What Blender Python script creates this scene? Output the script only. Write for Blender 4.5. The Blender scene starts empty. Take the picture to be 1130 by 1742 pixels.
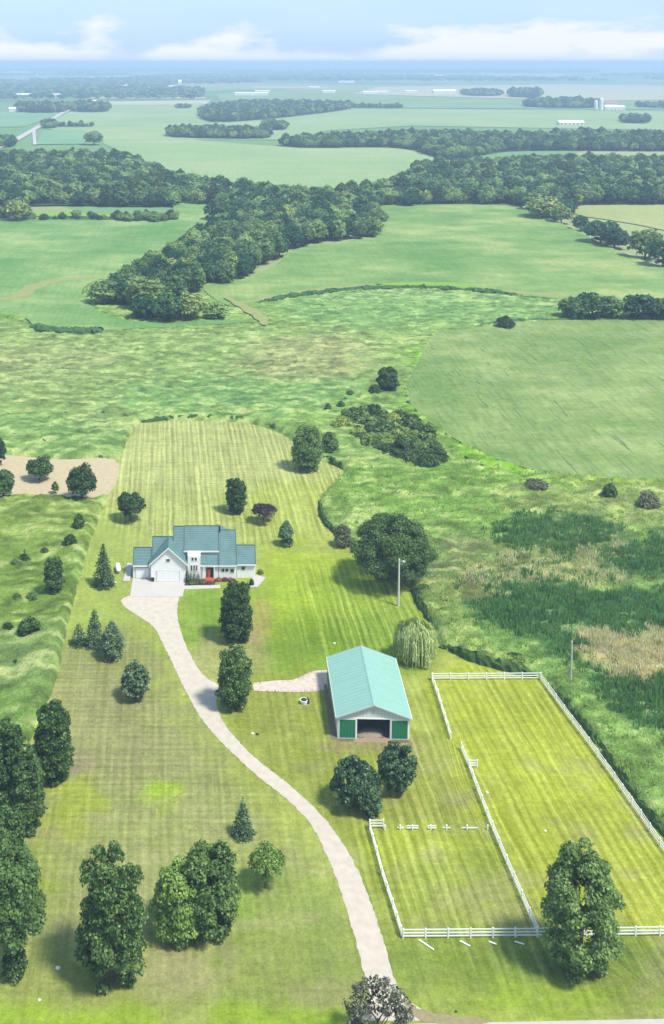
import bpy, math, random
import numpy as np
R = math.radians
random.seed(7)
scene = bpy.context.scene

# ------------------------------------------------------------------ camera
FPX, CAM_H, TILT = 1850.0, 114.6, R(5.0)
AX, HOR = 335.0, 105.0                       # optical axis column, horizon row (photo pixels)
AY = HOR + FPX * math.tan(TILT)
ct, st = math.cos(TILT), math.sin(TILT)
cam_d = bpy.data.cameras.new('camera')
cam = bpy.data.objects.new('camera', cam_d)
scene.collection.objects.link(cam)
scene.camera = cam
cam.location = (0, 0, CAM_H)
cam.rotation_euler = (math.pi / 2 - TILT, 0, 0)
cam_d.sensor_fit = 'HORIZONTAL'
cam_d.sensor_width = 36
cam_d.lens = 36 * FPX / 1130
# shift units follow the larger image side
cam_d.shift_x = (565 - AX) / 1742 * 1742 / 1130
cam_d.shift_y = -(871 - AY) / 1130
cam_d.clip_end = 200000

# ------------------------------------------------------------------ light
SUN_EL, SUN_AZ = R(60), math.atan2(0.80, -0.60)      # azimuth from +Y towards +X
SKY_STRENGTH = 0.15
scene.view_settings.view_transform = 'Standard'
scene.view_settings.look = 'None'
scene.view_settings.gamma = 1
scene.view_settings.use_curve_mapping = False
scene.view_settings.exposure = 1.12
world = bpy.data.worlds.new('World')
scene.world = world
world.use_nodes = True
nt = world.node_tree
nt.nodes.clear()
def N(nt, typ, **kw):
    n = nt.nodes.new(typ)
    for k, v in kw.items():
        if k.startswith('i_'):
            n.inputs[k[2:].replace('_', ' ')].default_value = v
        else:
            setattr(n, k, v)
    return n
def L(nt, a, b): nt.links.new(a, b)
def mathn(nt, op, a, b=None, c=None, clamp=False):
    n = nt.nodes.new('ShaderNodeMath'); n.operation = op; n.use_clamp = clamp
    for i, v in enumerate((a, b, c)):
        if v is None: continue
        if isinstance(v, (int, float)): n.inputs[i].default_value = v
        else: nt.links.new(v, n.inputs[i])
    return n.outputs[0]
def mixc(nt, f, a, b, typ='MIX'):
    n = nt.nodes.new('ShaderNodeMix'); n.data_type = 'RGBA'; n.blend_type = typ
    for k, v in ((0, f), (6, a), (7, b)):
        if isinstance(v, (int, float)): n.inputs[k].default_value = v
        elif isinstance(v, (tuple, list)): n.inputs[k].default_value = (*v[:3], 1)
        else: nt.links.new(v, n.inputs[k])
    return n.outputs[2]

sky = N(nt, 'ShaderNodeTexSky', sky_type='NISHITA', sun_disc=False, sun_elevation=SUN_EL, sun_rotation=SUN_AZ)
sky.air_density = 1.0; sky.dust_density = 1.5; sky.ozone_density = 1.5
tc = N(nt, 'ShaderNodeTexCoord')
sep = N(nt, 'ShaderNodeSeparateXYZ'); L(nt, tc.outputs['Generated'], sep.inputs[0])
mp = N(nt, 'ShaderNodeMapping'); mp.inputs['Scale'].default_value = (11, 11, 34)
mp.inputs['Location'].default_value = (2.3, 5.15, 0.0)
L(nt, tc.outputs['Generated'], mp.inputs[0])
n1 = N(nt, 'ShaderNodeTexNoise'); n1.inputs['Scale'].default_value = 1.0
n1.inputs['Detail'].default_value = 7; n1.inputs['Roughness'].default_value = 0.52
L(nt, mp.outputs[0], n1.inputs['Vector'])
z = sep.outputs[2]
# cumulus bank low over the horizon all the way round, thin veil above it
bank = mathn(nt, 'SUBTRACT', n1.outputs[0], mathn(nt, 'MULTIPLY', z, 7.6))
bank = mathn(nt, 'MULTIPLY_ADD', bank, 7.0, -2.15, clamp=True)
mp2 = N(nt, 'ShaderNodeMapping'); mp2.inputs['Scale'].default_value = (6, 6, 40)
L(nt, tc.outputs['Generated'], mp2.inputs[0])
n2 = N(nt, 'ShaderNodeTexNoise'); n2.inputs['Scale'].default_value = 1.0; n2.inputs['Detail'].default_value = 6
L(nt, mp2.outputs[0], n2.inputs['Vector'])
veil = mathn(nt, 'MULTIPLY_ADD', n2.outputs[0], 2.2, -0.85, clamp=True)
veil = mathn(nt, 'MULTIPLY', veil, 0.5)
base = mixc(nt, 0.8, sky.outputs[0], (1.45, 2.2, 3.2))
c1 = mixc(nt, veil, base, (2.3, 2.75, 3.3))
cl = mixc(nt, n2.outputs[0], (2.75, 2.95, 3.35), (3.3, 3.25, 3.35))
c2 = mixc(nt, mathn(nt, 'MULTIPLY', bank, 0.92), c1, cl)
hzn = mathn(nt, 'MULTIPLY_ADD', z, -60.0, .75, clamp=True)
c2 = mixc(nt, hzn, c2, (2.45, 2.7, 3.3))
bg = N(nt, 'ShaderNodeBackground'); bg.inputs['Strength'].default_value = SKY_STRENGTH
L(nt, c2, bg.inputs[0])
wo = N(nt, 'ShaderNodeOutputWorld'); L(nt, bg.outputs[0], wo.inputs[0])

sun_d = bpy.data.lights.new('sun', 'SUN')
sun_d.energy = 3.1; sun_d.angle = R(9.0); sun_d.color = (1.0, 0.95, 0.83)
sun = bpy.data.objects.new('sun', sun_d); scene.collection.objects.link(sun)
sd = (math.sin(SUN_AZ) * math.cos(SUN_EL), math.cos(SUN_AZ) * math.cos(SUN_EL), math.sin(SUN_EL))
from mathutils import Vector, Matrix
sun.rotation_euler = Vector(sd).to_track_quat('Z', 'Y').to_euler()

# ------------------------------------------------------------------ pixel <-> world
def G(px, py, z=0.0):
    a = (px - AX) / FPX; u = -(py - AY) / FPX
    dy, dz = ct + u * st, -st + u * ct
    t = (z - CAM_H) / dz
    return (a * t, dy * t)
def Gn(pts): return np.array([G(*p) for p in pts])
def Zat(py, Y):
    u = -(py - AY) / FPX
    dy, dz = ct + u * st, -st + u * ct
    return CAM_H + dz * Y / dy
def Xat(px, py, Y):
    u = -(py - AY) / FPX
    return (px - AX) / FPX * Y / (ct + u * st)
def Yat(py, z): return G(AX, py, z)[1]
def row(X, Y, Z=0.0):
    d = Y * ct + (CAM_H - Z) * st
    return AY - FPX * (Y * st - (CAM_H - Z) * ct) / d

# ------------------------------------------------------------------ helpers
COL = scene.collection
def link(o): COL.objects.link(o); return o
def tag(o, label=None, cat=None, group=None, kind=None):
    if label: o['label'] = label
    if cat: o['category'] = cat
    if group: o['group'] = group
    if kind: o['kind'] = kind
    return o
def empty(name, loc, rz=0, **kw):
    o = bpy.data.objects.new(name, None); link(o); o.location = loc; o.rotation_euler = (0, 0, rz)
    o.empty_display_size = 0.5
    return tag(o, **kw)
def mesh_np(name, V, F, mat=None):
    """V (n,3), F (m,k) uniform polygons"""
    V = np.asarray(V, dtype=np.float32); F = np.asarray(F, dtype=np.int32)
    me = bpy.data.meshes.new(name)
    me.vertices.add(len(V)); me.vertices.foreach_set('co', V.ravel())
    if len(F):
        k = F.shape[1]
        me.loops.add(F.size); me.loops.foreach_set('vertex_index', F.ravel())
        me.polygons.add(len(F)); me.polygons.foreach_set('loop_start', np.arange(0, F.size, k, dtype=np.int32))
        try: me.polygons.foreach_set('loop_total', np.full(len(F), k, dtype=np.int32))
        except Exception: pass
    me.update(calc_edges=True)
    if mat: me.materials.append(mat)
    return me
def obj(name, me, parent=None, loc=None, **kw):
    o = bpy.data.objects.new(name, me); link(o)
    if parent: o.parent = parent
    if loc is not None: o.location = loc
    return tag(o, **kw)
class MB:
    def __init__(s): s.v = []; s.f = []
    def poly(s, pts):
        b = len(s.v); s.v += [tuple(p) for p in pts]; s.f.append(list(range(b, b + len(pts))))
    def box(s, x0, x1, y0, y1, z0, z1):
        b = len(s.v)
        s.v += [(x0,y0,z0),(x1,y0,z0),(x1,y1,z0),(x0,y1,z0),(x0,y0,z1),(x1,y0,z1),(x1,y1,z1),(x0,y1,z1)]
        s.f += [[b+i for i in q] for q in ((0,3,2,1),(4,5,6,7),(0,1,5,4),(1,2,6,5),(2,3,7,6),(3,0,4,7))]
    def extrude(s, pts, d):
        """planar polygon extruded by vector d"""
        n = len(pts); b = len(s.v)
        s.v += [tuple(p) for p in pts] + [tuple(p[i] + d[i] for i in range(3)) for p in pts]
        s.f.append([b + i for i in range(n)][::-1]); s.f.append([b + n + i for i in range(n)])
        for i in range(n):
            j = (i + 1) % n; s.f.append([b+i, b+j, b+n+j, b+n+i])
    def tube(s, p0, p1, r0, r1, n=8):
        p0 = Vector(p0); p1 = Vector(p1); d = (p1 - p0).normalized()
        a = d.orthogonal().normalized(); c = d.cross(a); b = len(s.v)
        for p, r in ((p0, r0), (p1, r1)):
            for i in range(n):
                t = 2 * math.pi * i / n
                s.v.append(tuple(p + a * math.cos(t) * r + c * math.sin(t) * r))
        for i in range(n):
            j = (i + 1) % n; s.f.append([b+i, b+j, b+n+j, b+n+i])
        s.f.append([b + i for i in range(n)][::-1]); s.f.append([b + n + i for i in range(n)])
    def mesh(s, name, mat):
        me = bpy.data.meshes.new(name); me.from_pydata(s.v, [], s.f); me.update()
        if mat: me.materials.append(mat)
        return me
    def build(s, name, mat, parent=None, **kw):
        return obj(name, s.mesh(name, mat), parent, **kw)
def lin(h):
    h = h.lstrip('#'); c = [int(h[i:i+2], 16) / 255 for i in (0, 2, 4)]
    return tuple(x / 12.92 if x <= .04045 else ((x + .055) / 1.055) ** 2.4 for x in c)
KIL = 2.5      # what light and exposure do to a surface seen in sun
def alb(h, k=1.0):
    c = lin(h); m = sum(c)/3
    return tuple(min(.82, max(.01, m+(x-m)*1.13) / KIL * k) for x in c)

# numpy value noise
rs = np.random.RandomState(11)
_rt = np.random.RandomState(3).rand(256, 256)
def vn(x, y, s=0):
    x = np.asarray(x) + s * 17.3; y = np.asarray(y) + s * 9.7
    xi = np.floor(x).astype(int); yi = np.floor(y).astype(int)
    fx = x - xi; fy = y - yi; fx = fx*fx*(3-2*fx); fy = fy*fy*(3-2*fy)
    a = _rt[xi & 255, yi & 255]; b = _rt[(xi+1) & 255, yi & 255]
    c = _rt[xi & 255, (yi+1) & 255]; d = _rt[(xi+1) & 255, (yi+1) & 255]
    return (a*(1-fx)+b*fx)*(1-fy) + (c*(1-fx)+d*fx)*fy
def fbm(x, y, s=0, o=4):
    t = 0; a = .5; w = 0
    for i in range(o):
        t = t + a * vn(x * 2**i, y * 2**i, s + i); w += a; a *= .55
    return t / w
def smooth(poly, k=6, closed=True):
    P = np.asarray(poly, float); n = len(P); out = []
    for i in range(n if closed else n - 1):
        if closed: p0, p1, p2, p3 = P[(i-1) % n], P[i], P[(i+1) % n], P[(i+2) % n]
        else: p0, p1, p2, p3 = P[max(i-1, 0)], P[i], P[i+1], P[min(i+2, n-1)]
        for j in range(k):
            t = j / k
            out.append(.5*((2*p1)+(-p0+p2)*t+(2*p0-5*p1+4*p2-p3)*t*t+(-p0+3*p1-3*p2+p3)*t**3))
    if not closed: out.append(P[-1])
    return np.array(out)
def sdf(X, Y, poly):
    d = np.full(X.shape, 1e18); ins = np.zeros(X.shape, bool); n = len(poly)
    for i in range(n):
        ax, ay = poly[i]; bx, by = poly[(i+1) % n]
        ex, ey = bx-ax, by-ay; wx, wy = X-ax, Y-ay
        t = np.clip((wx*ex+wy*ey)/(ex*ex+ey*ey+1e-12), 0, 1)
        d = np.minimum(d, (wx-ex*t)**2+(wy-ey*t)**2)
        c = ((ay > Y) != (by > Y)) & (X < (bx-ax)*(Y-ay)/((by-ay) if by != ay else 1e-12)+ax)
        ins ^= c
    d = np.sqrt(d)
    return np.where(ins, d, -d)
def sstep(a, b, x):
    t = np.clip((np.asarray(x)-a)/(b-a), 0, 1); return t*t*(3-2*t)

# ------------------------------------------------------------------ materials
def mat_new(name):
    m = bpy.data.materials.new(name); m.use_nodes = True; nt = m.node_tree; nt.nodes.clear()
    out = N(nt, 'ShaderNodeOutputMaterial'); p = N(nt, 'ShaderNodeBsdfPrincipled')
    p.inputs['Roughness'].default_value = 0.85; p.inputs['Specular IOR Level'].default_value = 0.2
    L(nt, p.outputs[0], out.inputs[0]); return m, nt, p, out
def noise(nt, scale, detail=4, vec=None, rough=.55):
    n = N(nt, 'ShaderNodeTexNoise'); n.inputs['Scale'].default_value = scale
    n.inputs['Detail'].default_value = detail; n.inputs['Roughness'].default_value = rough
    if vec is not None: L(nt, vec, n.inputs['Vector'])
    return n.outputs[0]
def posmap(nt, sc=(1, 1, 1)):
    g = N(nt, 'ShaderNodeNewGeometry'); m = N(nt, 'ShaderNodeMapping'); m.inputs['Scale'].default_value = sc
    L(nt, g.outputs['Position'], m.inputs[0]); return m.outputs[0]
def bump(nt, p, h, strength=.5, dist=.1):
    b = N(nt, 'ShaderNodeBump'); b.inputs['Strength'].default_value = strength; b.inputs['Distance'].default_value = dist
    L(nt, h, b.inputs['Height']); L(nt, b.outputs[0], p.inputs['Normal'])
def plain(name, col, rough=.7, var=.12, scale=1.5, spec=.25, bmp=0, metallic=0):
    m, nt, p, _ = mat_new(name)
    n = noise(nt, scale, 5, posmap(nt))
    f = mathn(nt, 'MULTIPLY_ADD', n, var*2, 1-var)
    c = mixc(nt, 1.0, col, f, 'MULTIPLY'); L(nt, c, p.inputs['Base Color'])
    p.inputs['Roughness'].default_value = rough; p.inputs['Specular IOR Level'].default_value = spec
    p.inputs['Metallic'].default_value = metallic
    if bmp: bump(nt, p, n, bmp, .05)
    return m
def leafmat(name, dark, light, trans=.25, patch=.35, tips=.8, vary=.6):
    """foliage: colour varies from tree to tree, from clump to clump and from leaf to leaf"""
    m, nt, p, out = mat_new(name)
    oi = N(nt, 'ShaderNodeObjectInfo'); ge = N(nt, 'ShaderNodeNewGeometry')
    n = noise(nt, patch, 3, posmap(nt))
    f = mathn(nt, 'MULTIPLY_ADD', n, 1.2, -.55)
    f = mathn(nt, 'ADD', f, mathn(nt, 'MULTIPLY', mathn(nt, 'POWER', ge.outputs['Random Per Island'], 2.5), tips))
    f = mathn(nt, 'ADD', f, mathn(nt, 'MULTIPLY_ADD', oi.outputs['Random'], vary, -vary*.45), clamp=True)
    c = mixc(nt, f, dark, light)
    L(nt, c, p.inputs['Base Color']); p.inputs['Roughness'].default_value = .5
    p.inputs['Specular IOR Level'].default_value = .25
    t = N(nt, 'ShaderNodeBsdfTranslucent')
    L(nt, mixc(nt, 1.0, c, (1.1, 1.25, .5), 'MULTIPLY'), t.inputs[0])
    mx = N(nt, 'ShaderNodeMixShader'); mx.inputs[0].default_value = trans
    L(nt, p.outputs[0], mx.inputs[1]); L(nt, t.outputs[0], mx.inputs[2]); L(nt, mx.outputs[0], out.inputs[0])
    return m
def attrmat(name, fine=6, amp=.35, bmp=.6, dist=.15, mow=False, stretch=(1, 1, 1), mid=.35):
    m, nt, p, _ = mat_new(name)
    a = N(nt, 'ShaderNodeAttribute'); a.attribute_name = 'tone'
    v = posmap(nt, stretch)
    n = noise(nt, fine, 6, v, .65); nb = noise(nt, .35, 4, v, .6)
    f = mathn(nt, 'MULTIPLY_ADD', n, amp*2, 1-amp)
    f = mathn(nt, 'MULTIPLY', f, mathn(nt, 'MULTIPLY_ADD', nb, amp*1.3, 1-amp*.65))
    nm = noise(nt, 1.1, 4, v, .7)
    f = mathn(nt, 'MULTIPLY', f, mathn(nt, 'MULTIPLY_ADD', nm, mid*2, 1-mid))
    c = a.outputs['Color']
    if mow:
        b = N(nt, 'ShaderNodeAttribute'); b.attribute_name = 'mow'
        s = N(nt, 'ShaderNodeSeparateColor'); L(nt, b.outputs['Color'], s.inputs[0])
        g = N(nt, 'ShaderNodeNewGeometry'); sp = N(nt, 'ShaderNodeSeparateXYZ'); L(nt, g.outputs['Position'], sp.inputs[0])
        w = noise(nt, .12, 3, posmap(nt))
        # stripes left by the mower: long thin streaks, wavering and of uneven width
        def streak(u, v_, shear):
            cx = mathn(nt, 'ADD', u, mathn(nt, 'MULTIPLY', w, .9))
            if shear is not None: cx = mathn(nt, 'ADD', cx, mathn(nt, 'MULTIPLY', shear, v_))
            out = None
            for fr, st_, wt in ((.9, .012, .55), (2.1, .05, .8)):
                cb = N(nt, 'ShaderNodeCombineXYZ'); L(nt, mathn(nt, 'MULTIPLY', cx, fr), cb.inputs[0]); L(nt, mathn(nt, 'MULTIPLY', v_, st_), cb.inputs[1])
                q = mathn(nt, 'MULTIPLY_ADD', noise(nt, 1.0, 2, cb.outputs[0], .4), 5.0*wt, -2.5*wt)
                out = q if out is None else mathn(nt, 'ADD', out, q)
            wv = mathn(nt, 'MULTIPLY', mathn(nt, 'SINE', mathn(nt, 'MULTIPLY', cx, 4.2)), .5)
            return mathn(nt, 'MAXIMUM', mathn(nt, 'MINIMUM', mathn(nt, 'ADD', out, wv), 1.3), -1.3)
        sx = streak(sp.outputs[0], sp.outputs[1], s.outputs[2])
        sy = streak(sp.outputs[1], sp.outputs[0], None)
        t = mathn(nt, 'ADD', mathn(nt, 'MULTIPLY', sx, s.outputs[0]), mathn(nt, 'MULTIPLY', sy, s.outputs[1]))
        f = mathn(nt, 'MULTIPLY', f, mathn(nt, 'ADD', t, 1.0))
        # dry straw tint in the pale bands
        c = mixc(nt, mathn(nt, 'MULTIPLY_ADD', t, .8, .05, clamp=True), c, (.32, .30, .13))
    c = mixc(nt, 1.0, c, f, 'MULTIPLY'); L(nt, c, p.inputs['Base Color'])
    p.inputs['Roughness'].default_value = .95; p.inputs['Specular IOR Level'].default_value = .1
    bump(nt, p, n, bmp, dist)
    return m
def fieldmat(name, c0, c1, c2, rowdir=None, big=.012, streak=0, dark=None, rows=.5):
    m, nt, p, _ = mat_new(name)
    n = noise(nt, big, 5, posmap(nt), .6); n2 = noise(nt, .5, 5, posmap(nt), .7)
    r = N(nt, 'ShaderNodeValToRGB'); r.color_ramp.elements[0].position = .4; r.color_ramp.elements[1].position = .6
    r.color_ramp.elements[0].color = (*c0, 1); r.color_ramp.elements[1].color = (*c2, 1)
    e = r.color_ramp.elements.new(.5); e.color = (*c1, 1)
    nm = noise(nt, big*5, 5, posmap(nt, (.5, 1, 1)), .65)
    L(nt, mathn(nt, 'ADD', mathn(nt, 'MULTIPLY', n, .6), mathn(nt, 'MULTIPLY', nm, .4)), r.inputs[0]); c = r.outputs[0]
    f = mathn(nt, 'MULTIPLY_ADD', n2, .9, .55)
    if rowdir is not None:
        mp = N(nt, 'ShaderNodeMapping'); g = N(nt, 'ShaderNodeNewGeometry'); L(nt, g.outputs['Position'], mp.inputs[0])
        mp.inputs['Rotation'].default_value = (0, 0, rowdir); mp.inputs['Scale'].default_value = (1.1, .03, 1)
        n3 = noise(nt, 1.0, 4, mp.outputs[0], .6)
        f = mathn(nt, 'MULTIPLY', f, mathn(nt, 'MULTIPLY_ADD', n3, rows, 1-rows/2))
        if dark:
            mp.inputs['Scale'].default_value = (.7, .05, 1)
            k = mathn(nt, 'MULTIPLY_ADD', n3, 9.0, -5.3, clamp=True)
            c = mixc(nt, mathn(nt, 'MULTIPLY', k, .8), c, dark)
    c = mixc(nt, 1.0, c, f, 'MULTIPLY'); L(nt, c, p.inputs['Base Color'])
    p.inputs['Roughness'].default_value = .95; p.inputs['Specular IOR Level'].default_value = .05
    bump(nt, p, n2, .8, .5)
    return m

M = {}
M['oak'] = leafmat('oak_leaves', (.02, .055, .014), (.14, .24, .065), .28)
M['maple'] = leafmat('maple_leaves', (.022, .066, .013), (.25, .37, .11), .3)
M['bright'] = leafmat('light_leaves', (.06, .14, .02), (.28, .41, .10), .3)
M['spruce'] = leafmat('spruce_needles', (.016, .055, .02), (.17, .27, .12), .15)
M['blue'] = leafmat('bluish_needles', (.035, .08, .035), (.18, .26, .13), .12)
M['pale'] = leafmat('willow_leaves', (.27, .34, .12), (.66, .70, .36), .4)
M['purple'] = leafmat('purple_leaves', (.035, .025, .03), (.11, .08, .08), .12)
M['crab'] = leafmat('crab_leaves', (.05, .055, .035), (.30, .32, .22), .2)
M['lime'] = leafmat('lime_leaves', (.14, .22, .04), (.42, .48, .12), .3)
M['grey'] = leafmat('grey_leaves', (.08, .10, .05), (.24, .25, .13), .2)
M['wood'] = leafmat('woodland_leaves', (.022, .085, .03), (.31, .44, .14), .3, .05, .4, 1.1)
M['woodlight'] = leafmat('pale_woodland_leaves', (.10, .17, .04), (.32, .38, .12), .25, .1)
M['bark'] = plain('bark', (.09, .07, .05), .9, .3, 3, bmp=.5)
M['birch'] = plain('pale_bark', (.55, .53, .48), .8, .3, 5)
M['white'] = plain('white_paint', (.72, .72, .71), .5, .05, .8)
M['siding'] = None
M['concrete'] = plain('concrete', (.38, .36, .335), .9, .08, .6, bmp=.2)
M['gravel'] = plain('pale_gravel', (.40, .355, .295), .95, .22, .8, bmp=.5)
M['road'] = plain('road', (.36, .34, .32), .9, .15, .8)
M['dark'] = plain('near_black', (.03, .028, .03), .8)
M['dirt'] = plain('barn_floor_dirt', (.11, .09, .07), .95, .35, 1.2, bmp=.5)
M['red'] = plain('red_brown_paint', (.32, .07, .05), .7, .25, 2)
M['timber'] = plain('raw_timber', (.28, .18, .12), .8, .3, 2)
M['metalgrey'] = plain('grey_metal', (.45, .46, .47), .5, .1, 2)
M['pole'] = plain('weathered_pole', (.42, .40, .37), .9, .2, 2)
M['mulch'] = plain('dark_mulch', (.05, .035, .03), .95, .4, 3, bmp=.5)
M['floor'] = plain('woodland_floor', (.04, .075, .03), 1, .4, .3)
M['stone'] = plain('pale_stone', (.6, .58, .54), .9, .2, 2, bmp=.4)
M['flowers'] = leafmat('red_flowers', (.12, .05, .035), (.34, .15, .10), .1)
def ribbed(name, col, period, axis, var=.06, rough=.5, amp=.12):
    m, nt, p, _ = mat_new(name)
    t = N(nt, 'ShaderNodeTexCoord'); s = N(nt, 'ShaderNodeSeparateXYZ'); L(nt, t.outputs['Object'], s.inputs[0])
    w = mathn(nt, 'SINE', mathn(nt, 'MULTIPLY', s.outputs[axis], 2*math.pi/period))
    w = mathn(nt, 'POWER', mathn(nt, 'MULTIPLY_ADD', w, .5, .5), 3)
    n = noise(nt, .5, 5, t.outputs['Object'])
    f = mathn(nt, 'ADD', mathn(nt, 'MULTIPLY_ADD', n, var*2, 1-var), mathn(nt, 'MULTIPLY', w, -amp))
    L(nt, mixc(nt, 1.0, col, f, 'MULTIPLY'), p.inputs['Base Color'])
    p.inputs['Roughness'].default_value = rough; p.inputs['Specular IOR Level'].default_value = .35
    bump(nt, p, w, .5, .03); return m
M['siding'] = ribbed('white_siding', (.74, .73, .72), .25, 2, .04, .6, .08)
M['roof'] = ribbed('teal_shingles', (.088, .165, .165), .45, 1, .3, .8, .25)
M['roofedge'] = plain('roof_edge_shade', (.05, .085, .085), .7)
M['barnroof'] = ribbed('mint_metal_roof', (.20, .36, .30), .9, 1, .08, .45, .12)
M['barnwall'] = ribbed('white_metal_wall', (.62, .62, .61), .6, 0, .05, .5, .1)
M['green'] = ribbed('green_metal_door', (.012, .16, .08), .5, 0, .1, .4, .15)

def glassmat():
    m, nt, p, _ = mat_new('window_glass')
    L(nt, mixc(nt, noise(nt, 2), (.02, .025, .03), (.06, .07, .08)), p.inputs['Base Color'])
    p.inputs['Roughness'].default_value = .08; p.inputs['Specular IOR Level'].default_value = .6
    return m
M['glass'] = glassmat()

# ------------------------------------------------------------------ ground
def ground_mat():
    m, nt, p, _ = mat_new('farmland')
    pm = posmap(nt, (1/900, 1/1500, 1))
    v = N(nt, 'ShaderNodeTexVoronoi'); v.voronoi_dimensions = '2D'; v.distance = 'CHEBYCHEV'; v.inputs['Scale'].default_value = 1
    v.inputs['Randomness'].default_value = .8
    L(nt, pm, v.inputs['Vector'])
    s = N(nt, 'ShaderNodeSeparateColor'); L(nt, v.outputs['Color'], s.inputs[0])
    r = N(nt, 'ShaderNodeValToRGB'); r.color_ramp.interpolation = 'CONSTANT'
    cols = [(0, alb('#98bf88')), (.3, alb('#bccb94')), (.5, alb('#abc586')), (.72, alb('#c3d09c')), (.86, alb('#88b07c'))]
    r.color_ramp.elements[0].color = (*cols[0][1], 1); r.color_ramp.elements[1].position = cols[1][0]; r.color_ramp.elements[1].color = (*cols[1][1], 1)
    for q, c in cols[2:]: e = r.color_ramp.elements.new(q); e.color = (*c, 1)
    L(nt, s.outputs[0], r.inputs[0])
    n = noise(nt, .004, 6, posmap(nt))
    c = mixc(nt, 1.0, r.outputs[0], mathn(nt, 'MULTIPLY_ADD', n, .5, .75), 'MULTIPLY')
    L(nt, c, p.inputs['Base Color']); p.inputs['Roughness'].default_value = 1; p.inputs['Specular IOR Level'].default_value = 0
    return m
g = MB(); g.poly([(-60000, -3000, -.3), (60000, -3000, -.3), (60000, 90000, -.3), (-60000, 90000, -.3)])
g.build('ground', ground_mat(), kind='structure')

def grid(cell, x0, x1, y0, y1, keep):
    xs = np.arange(x0, x1+cell, cell); ys = np.arange(y0, y1+cell, cell)
    X, Y = np.meshgrid(xs, ys); ny, nx = X.shape
    idx = np.arange(nx*ny).reshape(ny, nx)
    k = keep(X, Y)
    q = k[:-1, :-1] | k[1:, 1:] | k[:-1, 1:] | k[1:, :-1]
    F = np.stack([idx[:-1, :-1][q], idx[:-1, 1:][q], idx[1:, 1:][q], idx[1:, :-1][q]], 1)
    used = np.unique(F); rem = np.full(nx*ny, -1); rem[used] = np.arange(len(used))
    return X.ravel()[used], Y.ravel()[used], rem[F]
def infrustum(X, Y, m=30):
    return (X > (-AX)/FPX*Y*1.0 - m) & (X < (1130-AX)/FPX*(Y+12) + m)
def setcol(me, name, c):
    a = me.color_attributes.new(name, 'FLOAT_COLOR', 'POINT')
    c4 = np.ones((len(me.vertices), 4), np.float32); c4[:, :c.shape[1]] = c
    a.data.foreach_set('color', c4.ravel())
def paint(X, Y, base, zones, wob=2.0):
    """blend material zones; each zone (pixel polygon, colour, softness in m, strength)"""
    C = np.tile(np.array(base), (len(X), 1)).astype(float)
    for i, zn in enumerate(zones):
        poly, col, soft, k = zn[:4]
        P = smooth(Gn(poly), 3)
        m = (X > P[:, 0].min()-20) & (X < P[:, 0].max()+20) & (Y > P[:, 1].min()-20) & (Y < P[:, 1].max()+20)
        if not m.any(): continue
        d = sdf(X[m], Y[m], P) + (fbm(X[m]/4, Y[m]/4, i+5)-.5)*wob*2*soft
        w = (sstep(-soft, soft, d)*k)[:, None]
        C[m] = C[m]*(1-w)+np.array(col)*w
    return C
def ell(cx, cy, rx, ry, n=10): return [(cx+rx*math.cos(2*math.pi*i/n), cy+ry*math.sin(2*math.pi*i/n)) for i in range(n)]

LAWN = [(235,722),(300,716),(400,718),(450,727),(492,746),(530,778),(585,800),(560,830),(546,850),(546,880),(566,905),(598,930),
        (645,962),(702,1003),(716,1030),(742,1070),(750,1100),(800,1124),(870,1143),(922,1152),(968,1205),(1052,1320),(1135,1432),
        (1260,1610),(1420,1900),(1500,2300),(-500,2300),(-330,1700),(-60,1500),(20,1330),(60,1240),(95,1160),(112,1080),(132,1000),(150,930),(182,850),(205,780)]
LAWNW = smooth(Gn(LAWN), 4)

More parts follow.
